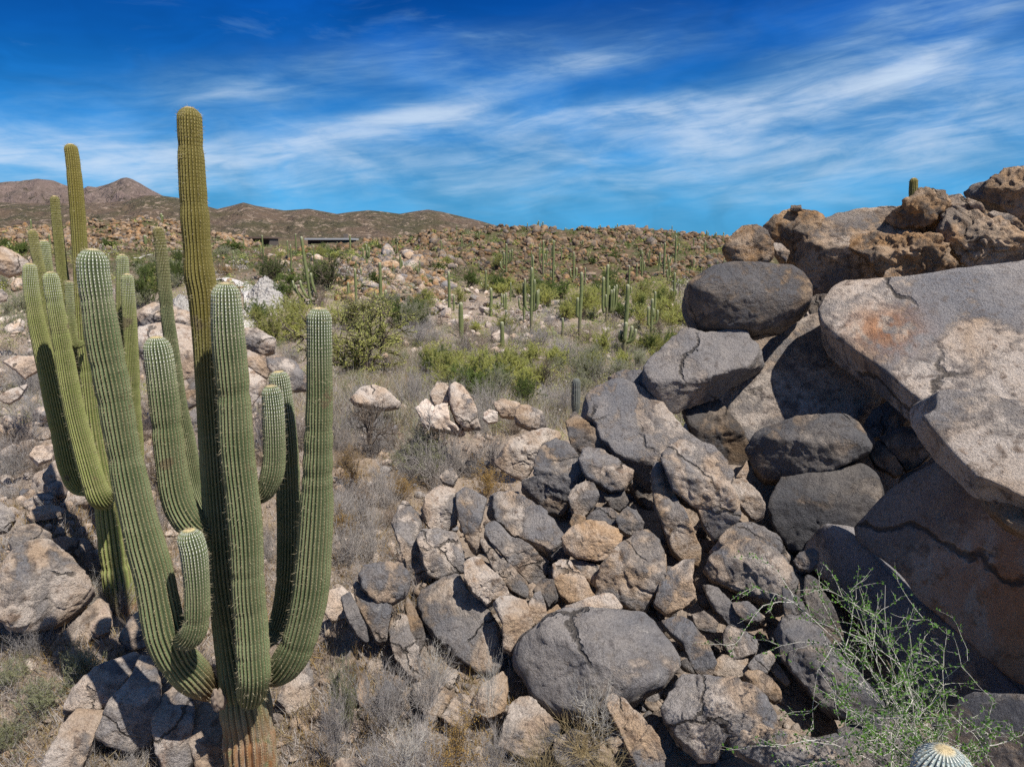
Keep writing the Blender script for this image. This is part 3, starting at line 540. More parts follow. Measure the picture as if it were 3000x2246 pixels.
BED = np.array([(c[0], c[1], min(c[2] - 1.55 * r, 1.0 - 1.6 * r) + 7, r) for c, r in ROCKS if c[1] < 18.2])     # bed that follows the rocks, sunk below them to darken the gaps
def bed(x, y):
    k = (y > 4) & (y < 22) & (x > -9) & (x < 15); out = np.zeros_like(x)
    if not k.any(): return out
    xx, yy = x[k], y[k]; num = np.zeros_like(xx); den = np.full_like(xx, .25)
    for bx, by, h, r in BED:
        s = .35 + .6 * r; w = np.exp(-.5 * ((xx - bx) ** 2 + (yy - by) ** 2) / (s * s)); num += w * h; den += w
    out[k] = num / den; return out
def ground(x, y):
    x, y = np.atleast_1d(np.asarray(x, float)), np.atleast_1d(np.asarray(y, float))
    Y = np.maximum(np.sqrt(np.maximum(y, 0) ** 2), 1.0)
    px = np.where(y > 1, 1500 + F * x / np.maximum(y, 1), np.where(x > 0, 5000, -2500))
    i = np.clip(np.searchsorted(TX, px) - 1, 0, len(TX) - 2); u = np.clip((px - TX[i]) / (TX[i + 1] - TX[i]), 0, 1); u = u * u * (3 - 2 * u)
    j = np.clip(np.searchsorted(TY, Y) - 1, 0, len(TY) - 2); v = np.clip((Y - TY[j]) / (TY[j + 1] - TY[j]), 0, 1); v = v * v * (3 - 2 * v) * .5 + v * .5
    z = (TZ[i, j] * (1 - v) + TZ[i, j + 1] * v) * (1 - u) + (TZ[i + 1, j] * (1 - v) + TZ[i + 1, j + 1] * v) * u
    z = z + bed(x.ravel(), y.ravel()).reshape(x.shape)
    for bx, by, a, sx, sy in BUMPS:
        z = z + a * np.exp(-.5 * (((x - bx) / sx) ** 2 + ((y - by) / sy) ** 2))
    q = np.stack([x, y, np.zeros_like(x)], -1)
    z = z + .22 * fbm(q / 4.2, 3, 5) * np.clip(Y / 12, .4, 3) + np.clip((Y - 60) / 100, 0, 1) * .9 * fbm(q / 22, 3, 9)
    return z
def hit(px, py, y0=5., y1=900.):
    """points where the rays through photo pixels first meet the ground."""
    d = ray(px, py); d = np.atleast_2d(d); d = d / d[:, 1:2]
    Ys = np.exp(np.linspace(math.log(y0), math.log(y1), 220)); best = np.full(len(d), np.nan)
    for a, b_ in zip(Ys[:-1], Ys[1:]):
        todo = np.isnan(best)
        if not todo.any(): break
        dd = d[todo]; za = a * dd[:, 2] - ground(a * dd[:, 0], np.full(len(dd), a)); zb = b_ * dd[:, 2] - ground(b_ * dd[:, 0], np.full(len(dd), b_))
        k = (za > 0) & (zb <= 0); r = np.full(len(dd), np.nan); r[k] = (a + (b_ - a) * za / np.where(za - zb == 0, 1, za - zb))[k]
        best[np.where(todo)[0]] = r
    return d * best[:, None]
_hy = np.exp(np.linspace(math.log(5.), math.log(900.), 500))
def hit1(px, py, y0=5.):
    d = ray(px, py); d = d / d[1]; Y = _hy[_hy >= y0]; f = Y * d[2] - ground(Y * d[0], Y)
    k = np.where((f[:-1] > 0) & (f[1:] <= 0))[0]
    if not len(k): return None
    k = k[0]; return d * (Y[k] + (Y[k + 1] - Y[k]) * f[k] / (f[k] - f[k + 1]))

def ground_material():
    m, t, b = mat('desert_ground'); co = t.node('ShaderNodeTexCoord').outputs['Object']
    s = t.node('ShaderNodeSeparateXYZ'); t.put(s.inputs[0], co)
    far = t.step(s.outputs[1], 60, 130)
    n1 = t.noise(co, .45, 6, .6); n2 = t.noise(co, 4, 8, .7); n3 = t.noise(co, 22, 5, .7)
    c = t.mix(t.step(n1, .35, .65), (.36, .275, .205), (.30, .245, .20))
    c = t.mix(t.step(n2, .52, .62), c, (.22, .165, .12))
    c = t.mix(t.step(n3, .55, .72), c, (.50, .45, .40))
    hill = t.mix(t.step(t.noise(co, .12, 6, .65), .42, .58), (.115, .075, .042), (.075, .070, .026))
    hill = t.mix(t.step(t.noise(co, 1.1, 5, .7), .55, .65), hill, (.30, .22, .15))
    c = t.mix(far, c, hill)
    t.put(b.inputs['Base Color'], c)
    t.put(b.inputs['Normal'], t.bump(t.math('ADD', n2, t.math('MULTIPLY', n3, .6)), .12))
    return m
th = np.concatenate([np.linspace(-45, 45, 560), np.linspace(45, 315, 110)[1:-1]]); th = np.radians(th)
rr = np.exp(np.linspace(math.log(1.5), math.log(6000), 330))
T_, R_ = np.meshgrid(th, rr); X_ = R_ * np.sin(T_); Y_ = R_ * np.cos(T_)
Z_ = ground(X_.ravel(), Y_.ravel())
V = np.stack([X_.ravel(), Y_.ravel(), Z_], 1); nt, nr = len(th), len(rr)
I = np.arange(nr * nt).reshape(nr, nt); J = np.roll(I, -1, 1)
Q = np.stack([I[:-1], J[:-1], J[1:], I[1:]], -1).reshape(-1, 4)[:, ::-1]
V = np.concatenate([V, [[0, 0, float(ground(0., 0.)[0])]]]); cap = np.stack([I[0], np.roll(I[0], -1), np.full(nt, len(V) - 1)], 1)
tag(obj('ground', mesh('ground', V, [Q, cap[:, ::-1]], ground_material())), kind='structure')

# far hills and mountains: solid ridges with their own depth
def ridge(name, pts, Yc, W, material, seed, rough, ny=70, nx=500, x0=-900, x1=3400, foot=-8):
    pts = np.array(pts, float); cols = np.linspace(x0, x1, nx); ps = np.interp(cols, pts[:, 0], pts[:, 1])
    Yc = np.interp(cols, [x0, x1], Yc) if isinstance(Yc, tuple) else np.full(nx, float(Yc))
    top = P(cols, ps, Yc); Vs = []
    for k in range(ny):
        u = k / (ny - 1) * 2 - 1; y = Yc + u * W; prof = np.maximum(0, 1 - abs(u)) ** (1.15 if u < 0 else .8)
        prof = prof * .72 + .28 * (math.cos(u * math.pi) * .5 + .5)
        x = (cols - 1500) / F * y
        q = np.stack([x, y, np.zeros(nx)], 1)
        z = foot + (top[:, 2] - foot) * prof + -rough * (1 - prof ** 4) * np.abs(fbm(q / (W * .16), 5, seed, .55)) * np.clip((top[:, 2] - foot) / 40, .2, 3)
        Vs.append(np.stack([x, y, z], 1))
    V = np.concatenate(Vs); I = np.arange(ny * nx).reshape(ny, nx)
    Q = np.stack([I[:-1, :-1], I[:-1, 1:], I[1:, 1:], I[1:, :-1]], -1).reshape(-1, 4)
    return tag(obj(name, mesh(name, V, Q, material)), kind='structure')
def hill_material(name, c1, c2, c3, s1, s2, bd):
    m, t, b = mat(name); co = t.node('ShaderNodeTexCoord').outputs['Object']
    c = t.mix(t.step(t.noise(co, s1, 6, .62), .38, .62), c1, c2)
    st = t.step(t.noise(co, s2, 5, .75), .53, .63)
    c = t.mix(st, c, c3)
    c = t.mix(t.step(t.noise(co, s2 * .6, 6, .75), .56, .64, 0, .8), c, (.045, .04, .02))
    t.put(b.inputs['Base Color'], c)
    t.put(b.inputs['Normal'], t.bump(t.math('ADD', t.noise(co, s2 * .7, 7, .75), t.math('MULTIPLY', t.noise(co, s1 * 2, 5, .6), 3)), bd))
    return m
ridge('hills', [(-900, 610), (-300, 596), (0, 592), (200, 594), (330, 594), (400, 588), (450, 572), (500, 572), (560, 580), (620, 600), (660, 612), (700, 602), (735, 592), (770, 602), (850, 616), (920, 611), (960, 618), (1000, 626),
      (1050, 619), (1090, 615), (1130, 619), (1180, 626), (1220, 619), (1260, 613), (1300, 620), (1370, 637), (1410, 647), (1460, 662), (1600, 690), (2000, 720), (3400, 740)], (620, 900), 300,
      hill_material('hill_scrub', (.150, .105, .072), (.090, .078, .042), (.36, .27, .20), .02, .13, 7.), 6, 9, ny=120, nx=800)
ridge('mountains', [(-900, 560), (-500, 548), (-200, 552), (0, 535), (60, 531), (110, 528), (150, 520), (160, 520), (200, 526), (235, 540), (280, 552), (297, 543), (320, 546), (345, 541), (375, 530), (395, 520), (413, 517), (428, 524), (450, 537), (480, 556), (505, 570),
      (560, 590), (700, 640), (1000, 700), (3400, 740)], 3000, 900, hill_material('mountain_rock', (.205, .150, .130), (.150, .115, .095), (.27, .205, .175), .006, .03, 22), 4, 42)
# ------------------------------------------------------------------ saguaros
def catmull(p, n):
    p = np.asarray(p, float); q = np.concatenate([[2 * p[0] - p[1]], p, [2 * p[-1] - p[-2]]]); out = []
    seg = np.linalg.norm(np.diff(p[:, :3], axis=0), axis=1); s = np.concatenate([[0], np.cumsum(seg)])
    t = np.linspace(0, s[-1], n); k = np.clip(np.searchsorted(s, t, 'right') - 1, 0, len(p) - 2); u = ((t - s[k]) / seg[k])[:, None]
    a, b, c, d = q[k], q[k + 1], q[k + 2], q[k + 3]
    return .5 * (2 * b + (c - a) * u + (2 * a - 5 * b + 4 * c - d) * u ** 2 + (3 * b - a - 3 * c + d) * u ** 3), t
def stem(pts, rad, ribs=25, per=6, step=.035, depth=.19, bark=(None, None), gold=(None, None), seed=0, flat_start=False, spines=0., spine_len=.045, wob=.035):
    """pts: 3-D axis; rad: radius at each. Returns V, quads, tris, ribuv, aux, material index per face."""
    pts = np.asarray(pts, float); rad = np.asarray(rad, float)
    L = np.linalg.norm(np.diff(pts, axis=0), axis=1).sum(); n = max(8, int(L / step))
    A, t = catmull(np.concatenate([pts, rad[:, None]], 1), n); ax, r = A[:, :3], A[:, 3]
    rg = np.random.RandomState(seed); off = rg.uniform(0, 90, 3)
    # denser rings in the domed tip
    rt = r[-1]; ext = np.concatenate([np.linspace(0, L - rt * 1.05, n), L - rt * 1.05 + rt * 1.05 * np.sin(np.linspace(0, math.pi / 2, 12))[1:]])
    ax = np.stack([np.interp(ext, t, ax[:, i]) for i in range(3)], 1); r = np.interp(ext, t, r); s = ext
    dome = np.clip((s - (L - rt * 1.05)) / (rt * 1.05), 0, 1); r = r * np.sqrt(np.maximum(1 - dome ** 2, 0.0004))
    if not flat_start:
        r0 = r[0]; k = np.clip(1 - s / (r0 * .9), 0, 1); r = r * np.sqrt(np.maximum(1 - k ** 2, .02))
    nm = pn(np.stack([s * 2.2, np.full_like(s, off[0]), np.full_like(s, off[1])], 1)); nm2 = pn(np.stack([s * 7, np.full_like(s, off[1]), np.full_like(s, off[2])], 1))
    r = r * (1 + wob * nm + wob * .5 * nm2)
    for s0 in rg.uniform(.4, max(.6, L - .3), max(1, int(L * 1.1))): r = r * (1 - rg.uniform(.03, .085) * np.exp(-((s - s0) / rg.uniform(.03, .07)) ** 2))
    if not flat_start: q_ = np.clip(s / (2.6 * r.max()), 0, 1); r = r * (.70 + .30 * q_ * q_ * (3 - 2 * q_))
    tg = np.gradient(ax, axis=0); tg = nrm_rows(tg); N0 = nrm(np.cross(tg[0], [0.3, 1, .1])); Ns = [N0]
    for k in range(1, len(ax)):
        v = Ns[-1] - tg[k] * (Ns[-1] @ tg[k]); Ns.append(nrm(v))
    Ns = np.array(Ns); B = np.cross(tg, Ns)
    m = ribs * per; ph = np.arange(m) / m * 2 * math.pi
    c = np.abs(np.cos(ph * ribs / 2)); prof = 1 - depth + depth * c ** .8
    tw = .25 * pn(np.stack([s * .8, np.full_like(s, off[2]), np.full_like(s, off[0])], 1))
    PH = ph[None] + tw[:, None] * .3
    rad2 = r[:, None] * (1 + (prof[None] - 1) * (1 - dome[:, None] ** 6))
    q = np.stack([np.cos(PH) * 2 + off[0], np.sin(PH) * 2 + off[1], np.broadcast_to(s[:, None] * 1.5, PH.shape) + off[2]], -1)
    rad2 = rad2 * (1 + wob * .8 * pn(q))
    V = ax[:, None] + rad2[..., None] * (np.cos(PH)[..., None] * Ns[:, None] + np.sin(PH)[..., None] * B[:, None])
    K = len(ax); I = np.arange(K * m).reshape(K, m); J = np.roll(I, -1, 1)
    Q = np.stack([I[:-1], J[:-1], J[1:], I[1:]], -1).reshape(-1, 4)
    V = V.reshape(-1, 3); uv = np.stack([np.broadcast_to(ph[None] / (2 * math.pi) * ribs + .5, PH.shape), np.broadcast_to(s[:, None], PH.shape), np.zeros_like(PH)], -1).reshape(-1, 3)
    tipn = np.exp(-np.maximum(L - s, 0) / .55); 
    def fade(lo, hi):
        if lo is None: return np.zeros_like(s)
        return np.clip((s - lo) / (hi - lo), 0, 1)
    aux = np.stack([tipn, fade(*bark), fade(*gold)], 1); aux = np.repeat(aux[:, None], m, 1).reshape(-1, 3)
    top = len(V); V = np.concatenate([V, [ax[-1] + tg[-1] * r[-1] * .2]]); uv = np.concatenate([uv, [[.5, L, 0]]]); aux = np.concatenate([aux, aux[-1:]])
    cap = np.stack([I[-1], J[-1], np.full(m, top)], 1); mi = [np.zeros(len(Q), int), np.zeros(len(cap), int)]; faces = [Q, cap]
    if spines:
        ks = np.arange(3, K - 1); T = []; cols = np.arange(0, m, per)
        for k in ks:
            for cI in cols:
                cnt = rg.poisson(spines * (1.6 if L - s[k] < .35 else 1))
                for _ in range(cnt):
                    b0 = V[k * m + cI]; nn = b0 - ax[k]; nl = np.linalg.norm(nn); 
                    if nl < 1e-4: nn = tg[k]
                    else: nn = nn / nl
                    dr = nrm(nn + rg.normal(0, .55, 3)); sd = nrm(np.cross(dr, rg.normal(0, 1, 3))) * .0016
                    T.append((b0 - sd, b0 + sd, b0 + dr * spine_len * rg.uniform(.6, 1.3)))
        if T:
            T = np.array(T).reshape(-1, 3); b0 = len(V); V = np.concatenate([V, T]); f3 = np.arange(len(T)).reshape(-1, 3) + b0
            uv = np.concatenate([uv, np.zeros((len(T), 3))]); aux = np.concatenate([aux, np.zeros((len(T), 3))]); faces.append(f3); mi.append(np.ones(len(f3), int))
    return V, faces, uv, aux, np.concatenate(mi)
def stem_obj(name, st, mats, parent, origin):
    V, faces, uv, aux, mi = st; origin = np.asarray(origin, float)
    me = mesh(name, V - origin, faces, mats=mats, mat_idx=mi)
    a = me.attributes.new('ribuv', 'FLOAT_VECTOR', 'POINT'); a.data.foreach_set('vector', np.asarray(uv, np.float32).ravel())
    vcol(me, 'aux', aux)
    return obj(name, me, parent)
def pix_path(p, Y, dYs=None):
    p = np.array([[float(v) for v in s.split(',')] for s in p.split()]); Ys = np.full(len(p), Y) + (p[:, 3] if p.shape[1] > 3 else 0)
    W = P(p[:, 0], p[:, 1], Ys); r = p[:, 2] / 2 * (W @ FWD) / F; return W, r
def big_saguaro(label, base, stems, mats, spines):
    root = obj('saguaro', None, None, base); tag(root, label, 'saguaro', 'saguaro cacti growing among the rocks')
    made = {}
    for i, (kind, key, par, path, Y, kw) in enumerate(stems):
        W, r = pix_path(path, Y)
        st = stem(W, r, seed=31 + i, spines=spines, **kw)
        par_o = made.get(par, root)
        o = stem_obj(kind, st, mats, par_o, base); made[key] = o
        if kw.get('lab'): pass
    return root, made
b1 = P(742, 2330, 8.0)
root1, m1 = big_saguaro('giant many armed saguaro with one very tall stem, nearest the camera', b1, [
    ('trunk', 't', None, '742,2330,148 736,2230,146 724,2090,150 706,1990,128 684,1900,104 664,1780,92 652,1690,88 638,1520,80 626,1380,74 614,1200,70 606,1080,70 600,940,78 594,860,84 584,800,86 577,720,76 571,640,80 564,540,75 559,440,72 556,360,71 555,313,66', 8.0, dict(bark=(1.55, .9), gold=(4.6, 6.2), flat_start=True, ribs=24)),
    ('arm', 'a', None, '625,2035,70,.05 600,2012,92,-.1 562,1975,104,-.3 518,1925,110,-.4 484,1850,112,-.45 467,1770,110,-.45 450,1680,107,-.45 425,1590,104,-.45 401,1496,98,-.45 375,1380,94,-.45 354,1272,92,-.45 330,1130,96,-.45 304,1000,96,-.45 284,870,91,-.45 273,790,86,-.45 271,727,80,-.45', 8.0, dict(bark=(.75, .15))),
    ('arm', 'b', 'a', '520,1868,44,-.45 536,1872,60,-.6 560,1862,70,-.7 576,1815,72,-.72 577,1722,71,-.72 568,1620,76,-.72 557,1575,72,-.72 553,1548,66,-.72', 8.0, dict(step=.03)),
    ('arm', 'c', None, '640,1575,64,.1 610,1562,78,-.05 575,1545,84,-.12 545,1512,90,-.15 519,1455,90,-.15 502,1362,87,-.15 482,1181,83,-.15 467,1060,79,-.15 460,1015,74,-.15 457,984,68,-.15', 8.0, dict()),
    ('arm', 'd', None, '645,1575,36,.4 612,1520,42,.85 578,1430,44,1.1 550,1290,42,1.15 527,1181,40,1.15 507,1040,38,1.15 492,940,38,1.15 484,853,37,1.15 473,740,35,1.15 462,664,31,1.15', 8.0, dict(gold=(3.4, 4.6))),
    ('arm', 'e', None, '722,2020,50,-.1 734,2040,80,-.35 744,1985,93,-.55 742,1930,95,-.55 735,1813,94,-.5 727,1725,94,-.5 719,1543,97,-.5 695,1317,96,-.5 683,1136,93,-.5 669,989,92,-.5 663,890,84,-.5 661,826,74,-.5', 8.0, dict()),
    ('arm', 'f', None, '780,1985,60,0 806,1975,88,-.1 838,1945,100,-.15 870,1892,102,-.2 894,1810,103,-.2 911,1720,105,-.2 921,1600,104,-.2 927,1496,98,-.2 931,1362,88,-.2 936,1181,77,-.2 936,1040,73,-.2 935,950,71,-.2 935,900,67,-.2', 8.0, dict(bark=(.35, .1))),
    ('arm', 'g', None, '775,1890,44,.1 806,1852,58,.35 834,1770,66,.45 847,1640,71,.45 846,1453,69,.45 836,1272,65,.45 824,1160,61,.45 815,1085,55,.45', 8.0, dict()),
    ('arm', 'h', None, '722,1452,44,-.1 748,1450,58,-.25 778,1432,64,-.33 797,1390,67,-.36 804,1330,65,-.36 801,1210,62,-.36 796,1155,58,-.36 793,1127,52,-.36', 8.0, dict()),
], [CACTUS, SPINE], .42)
b2 = P(353, 1790, 11.2)
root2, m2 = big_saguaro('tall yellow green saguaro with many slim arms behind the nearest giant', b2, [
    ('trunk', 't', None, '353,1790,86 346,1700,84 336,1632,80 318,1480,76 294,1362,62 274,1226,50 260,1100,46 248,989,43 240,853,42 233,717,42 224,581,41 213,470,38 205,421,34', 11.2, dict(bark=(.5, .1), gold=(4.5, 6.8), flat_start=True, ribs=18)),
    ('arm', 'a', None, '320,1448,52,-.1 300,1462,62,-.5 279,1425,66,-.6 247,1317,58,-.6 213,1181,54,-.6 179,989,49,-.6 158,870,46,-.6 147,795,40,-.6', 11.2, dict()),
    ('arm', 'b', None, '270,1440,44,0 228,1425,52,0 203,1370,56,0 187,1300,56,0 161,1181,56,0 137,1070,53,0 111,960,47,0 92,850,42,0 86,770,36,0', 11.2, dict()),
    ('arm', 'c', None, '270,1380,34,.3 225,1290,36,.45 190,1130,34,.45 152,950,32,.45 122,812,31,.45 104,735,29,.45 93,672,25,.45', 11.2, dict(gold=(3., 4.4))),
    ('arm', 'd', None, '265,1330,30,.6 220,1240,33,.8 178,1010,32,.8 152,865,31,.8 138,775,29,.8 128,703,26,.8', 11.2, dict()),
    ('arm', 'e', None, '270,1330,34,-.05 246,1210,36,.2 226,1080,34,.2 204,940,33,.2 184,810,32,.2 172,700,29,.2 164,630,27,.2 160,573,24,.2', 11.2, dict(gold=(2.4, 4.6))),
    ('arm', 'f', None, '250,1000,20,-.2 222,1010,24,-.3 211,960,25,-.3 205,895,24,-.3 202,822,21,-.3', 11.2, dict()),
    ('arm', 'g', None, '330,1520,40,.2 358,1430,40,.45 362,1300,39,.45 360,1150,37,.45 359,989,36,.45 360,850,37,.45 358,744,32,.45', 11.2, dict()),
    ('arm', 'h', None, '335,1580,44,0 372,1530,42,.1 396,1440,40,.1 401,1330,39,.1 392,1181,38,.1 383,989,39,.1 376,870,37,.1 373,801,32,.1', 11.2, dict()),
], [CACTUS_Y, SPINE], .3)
_kn = P(640, 2050, 7.62); _S, _T = ico(4); _v = _S * np.array([.085, .07, .13]); _v = _v * (1 + .35 * fbm(_S * 2.2, 4, 3))[:, None]
tag(obj('scar', mesh('scar', _v + (_kn - b1), _T, TWIG_BROWN), root1), 'knotted grey scar where the big arm leaves the trunk')
# the dark knot where the big arm meets the trunk, part of the nearest saguaro
# the young saguaro whose woolly top shows at the lower edge
W, r = pix_path('2690,3060,160 2720,2700,170 2748,2400,176 2762,2260,168 2768,2190,132', 4.9)
yo = obj('saguaro', None, None, W[0]); tag(yo, 'young saguaro seen from above, only its spiny crown beside the leafy shrub', 'saguaro', 'saguaro cacti growing among the rocks')
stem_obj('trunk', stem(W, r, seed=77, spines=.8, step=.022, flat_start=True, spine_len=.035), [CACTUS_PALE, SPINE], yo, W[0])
W, r = pix_path('2674,700,25 2675,620,25 2676,560,25 2677,521,22', 20)
so = obj('saguaro', None, None, W[0]); tag(so, 'lone single stem saguaro standing against the sky above the outcrop', 'saguaro', 'saguaro cacti growing among the rocks')
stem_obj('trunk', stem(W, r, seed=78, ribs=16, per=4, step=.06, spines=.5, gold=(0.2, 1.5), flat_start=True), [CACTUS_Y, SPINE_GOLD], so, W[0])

# ------------------------------------------------------------------ saguaros of the valley and the far hill
SAG = []
LAND = []            # (px, py, phrase) used to tell repeats apart by what stands beside them
def saguaro(label, key, bx, by, tops, w, arms=(), nick=None, bark=.18, lean=0, Y=None, group='saguaro cacti growing in the valley'):
    """bx, by base; tops: top row; arms: (attach row, outward px, top row, width[, depth]) in the same zoom pixels."""
    s = ZS if key in KEY else 1; ox, oy = KEY.get(key, (0, 0))
    X, Yb, Yt, w = bx / s + ox, by / s + oy, tops / s + oy, w / s
    base = hit1(X, Yb) if Y is None else P(X, Yb, Y)
    if base is None: return None
    D = base[1]; k = mpp(base); rg = np.random.RandomState(hash_(label) % 9999)
    n = np.array([0, 0, 1.]); H = (Yb - Yt) * k
    base = base - np.array([0, 0, .25])
    root = obj('saguaro', None, None, base) if arms else None; SAG.append((X, Yb, Yb - Yt, max([abs(a[1]) / s for a in arms] + [w])))
    near = D < 60; ribs = 14 if near else 9; per = 4 if near else 2
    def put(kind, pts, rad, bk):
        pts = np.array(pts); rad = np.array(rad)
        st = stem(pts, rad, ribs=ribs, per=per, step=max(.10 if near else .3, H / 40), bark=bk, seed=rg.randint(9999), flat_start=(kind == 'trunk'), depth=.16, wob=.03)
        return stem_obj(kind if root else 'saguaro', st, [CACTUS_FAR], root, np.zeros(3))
    lx = lean / s * k
    tk = put('trunk', [(0, 0, 0), (lx * .3 + rg.uniform(-.03, .03), 0, H * .35), (lx * .7 + rg.uniform(-.03, .03), 0, H * .7), (lx, 0, H + .25)], [w * k * .46, w * k * .5, w * k * .5, w * k * .42], (H * bark * 1.6, H * bark * .6) if bark else (None, None))
    if root is None: root = tk; root.location = base
    tag(root, label, 'saguaro', group)
    for a in arms:
        za = (by - a[0]) / s * k + .25; out = a[1] / s * k; zt = (by - a[2]) / s * k + .25; aw = a[3] / s * k * 1.15; dp = (a[4] if len(a) > 4 else rg.uniform(-.5, .5)) * abs(out) * .8
        ub = min(abs(out) * .8, max((zt - za) * .4, .1))
        put('arm', [(lx * za / H, 0, za), (out * .45 + lx * za / H, dp * .45, za - ub * .18), (out * .92 + lx * za / H, dp * .9, za + ub * .55), (out + lx * .8, dp, za + (zt - za) * .6), (out * 1.02 + lx, dp, zt)], [aw * .34, aw * .44, aw * .5, aw * .5, aw * .42], (None, None))
    if nick: LAND.append((X, Yb, nick))
    return root
S = saguaro
S('slim straight saguaro at the edge of the palo verde thicket', 'b', 97, 880, 636, 18, nick='the slim straight saguaro')
S('saguaro with two stubby low arms in front of the brown boulders', 'b', 257, 860, 595, 22, [(820, -38, 785, 18), (815, 34, 770, 18)], nick='the stubby armed saguaro')
S('short saguaro post beside the slim straight saguaro', 'b', 48, 830, 720, 15)
S('small saguaro stub among the brown boulders of the outcrop', 'b', 127, 700, 626, 13)
S('dark candelabra saguaro standing on the boulder outcrop', 'b', 166, 620, 478, 13, [(570, -22, 500, 10), (565, 18, 496, 10), (560, 9, 520, 9, -1)], nick='the candelabra on the outcrop')
S('one armed small saguaro on the boulder outcrop', 'b', 384, 655, 545, 14, [(620, 10, 580, 10)])
S('thin saguaro pole with a short twin at its foot', 'b', 508, 690, 582, 9, [(680, -11, 630, 8)], nick='the thin saguaro pole')
S('tall straight armless saguaro at the valley edge', 'b', 698, 940, 655, 20, nick='the tall armless saguaro')
S('short saguaro just behind the tall straight armless one', 'b', 728, 900, 800, 14)
S('thick dark barrel straight saguaro in the grey brush', 'b', 776, 1080, 850, 31, nick='the thick dark saguaro', bark=0)
S('banded single saguaro column by the pale rocks', 'b', 968, 940, 758, 21, nick='the banded saguaro', bark=0)
S('short plump saguaro rising from the pale stones', 'b', 1040, 1140, 975, 27, nick='the short plump saguaro', bark=0)
S('pair forming saguaro stem, the shorter one on the left', 'b', 1037, 890, 794, 15, bark=0)
S('taller stem of the close pair of saguaros', 'b', 1066, 955, 790, 16, [(900, -12, 800, 13)], bark=0, nick='the close pair of saguaros')
S('thin saguaro behind the close pair', 'b', 1096, 850, 722, 10)
S('great candelabra saguaro with a brown woody trunk and crowded arms', 'b', 1230, 1060, 630, 20, [(900, -42, 700, 13), (905, 18, 705, 13), (890, -52, 725, 11, .6), (900, 36, 775, 14), (890, 45, 770, 12, 1), (880, 8, 560, 11, 1)], bark=.26, nick='the great candelabra saguaro')
S('two stemmed saguaro crowding the great candelabra', 'b', 1182, 980, 803, 17, [(895, -33, 825, 11)], bark=0)
S('bushy candelabra saguaro on the lower slope of the hill', 'b', 1068, 680, 475, 14, [(640, -38, 590, 11), (610, -16, 530, 11), (600, 22, 520, 10), (590, 36, 510, 9)], nick='the bushy hillside candelabra')
S('dark armed saguaro at the foot of the boulder hill', 'b', 1305, 680, 455, 12, [(600, -24, 500, 10), (600, 22, 505, 10), (580, 12, 540, 9)], nick='the dark hillfoot saguaro')
S('tall hillfoot saguaro with one small low arm', 'b', 1370, 745, 455, 14, [(690, -14, 648, 10), (560, -9, 490, 8)])
S('three pronged saguaro low on the boulder hill', 'b', 1500, 735, 528, 14, [(690, -20, 635, 12), (695, 20, 628, 13)], nick='the three pronged saguaro')
S('tall saguaro with one long upturned arm and woody base', 'b', 1541, 1090, 660, 22, [(945, -22, 820, 17, -.2)], bark=.28, nick='the one armed saguaro', lean=6)
S('short brownish saguaro post in the grey scrub', 'b', 1430, 1090, 950, 16, bark=.5)
S('thin dark saguaro behind the one armed saguaro', 'b', 1576, 750, 628, 11)
S('broad many armed saguaro like a goblet on a dark trunk', 'b', 1715, 985, 610, 22, [(915, -26, 690, 18, -.2), (910, 60, 740, 14, .2), (912, 40, 765, 15, -.3), (915, 26, 770, 15, -.6), (900, 50, 750, 13, .8), (890, -8, 800, 13, -1), (905, 14, 745, 12, 1)], bark=.28, nick='the goblet saguaro')
S('saguaro with a ring of stubby arms and one tall central stem', 'b', 1828, 1200, 738, 27, [(1095, -8, 975, 22, -4), (1110, 34, 1003, 20), (1100, 56, 1020, 18), (1100, -40, 1033, 18), (1085, -26, 1035, 16, 1), (1110, 64, 1050, 14, .7)], bark=.22, lean=12, nick='the stubby ringed saguaro')
S('saguaro with uneven short arms and two upper stems', 'b', 2003, 1085, 828, 20, [(1000, -24, 878, 14), (985, 36, 900, 13), (950, 18, 782, 13, .3), (940, 8, 890, 12, -1)], bark=.3, nick='the uneven armed saguaro')
S('saguaro with two low curled arms near the balanced boulder', 'b', 2150, 845, 660, 15, [(800, -17, 765, 12), (800, 14, 768, 11)], bark=.1)
S('thin dark double saguaro behind the ringed one', 'b', 1857, 835, 618, 12, [(790, 16, 752, 10)])
S('dark narrow saguaro on the lower hill', 'b', 1909, 720, 598, 11)
S('saguaro with an arm either side on the lower hill', 'b', 1942, 720, 530, 12, [(650, -12, 560, 9), (650, 14, 590, 9)])
S('wide spreading hillside saguaro with slanting arms', 'b', 2086, 680, 470, 14, [(610, -28, 530, 10), (615, 40, 560, 9), (600, 20, 545, 9)], nick='the wide hillside saguaro')
S('hillside saguaro with one right hand arm beside the wide one', 'b', 2160, 605, 425, 13, [(540, 18, 475, 9)])
S('low paired saguaro below the wide spreading one', 'b', 2113, 730, 572, 10, [(690, -10, 640, 9), (680, 9, 620, 8)])
S('small armed saguaro in the bright green thicket', 'b', 936, 790, 645, 12, [(750, -30, 725, 9), (755, 12, 735, 9)])
S('slim saguaro halfway up the boulder hill', 'b', 1237, 640, 545, 9)
S('brown dying saguaro stub on the slope', 'b', 2186, 810, 730, 10, bark=.9)
KEY2 = (600, 620, 4.416)
def q2(label, bx, by, top, w, arms=(), **kw):
    f = lambda x: x / KEY2[2] + KEY2[0]; g = lambda y: y / KEY2[2] + KEY2[1]
    S(label, 'n', f(bx), g(by), g(top), w / KEY2[2], [(g(a[0]), a[1] / KEY2[2], g(a[2]), a[3] / KEY2[2], *a[4:]) for a in arms], **kw)
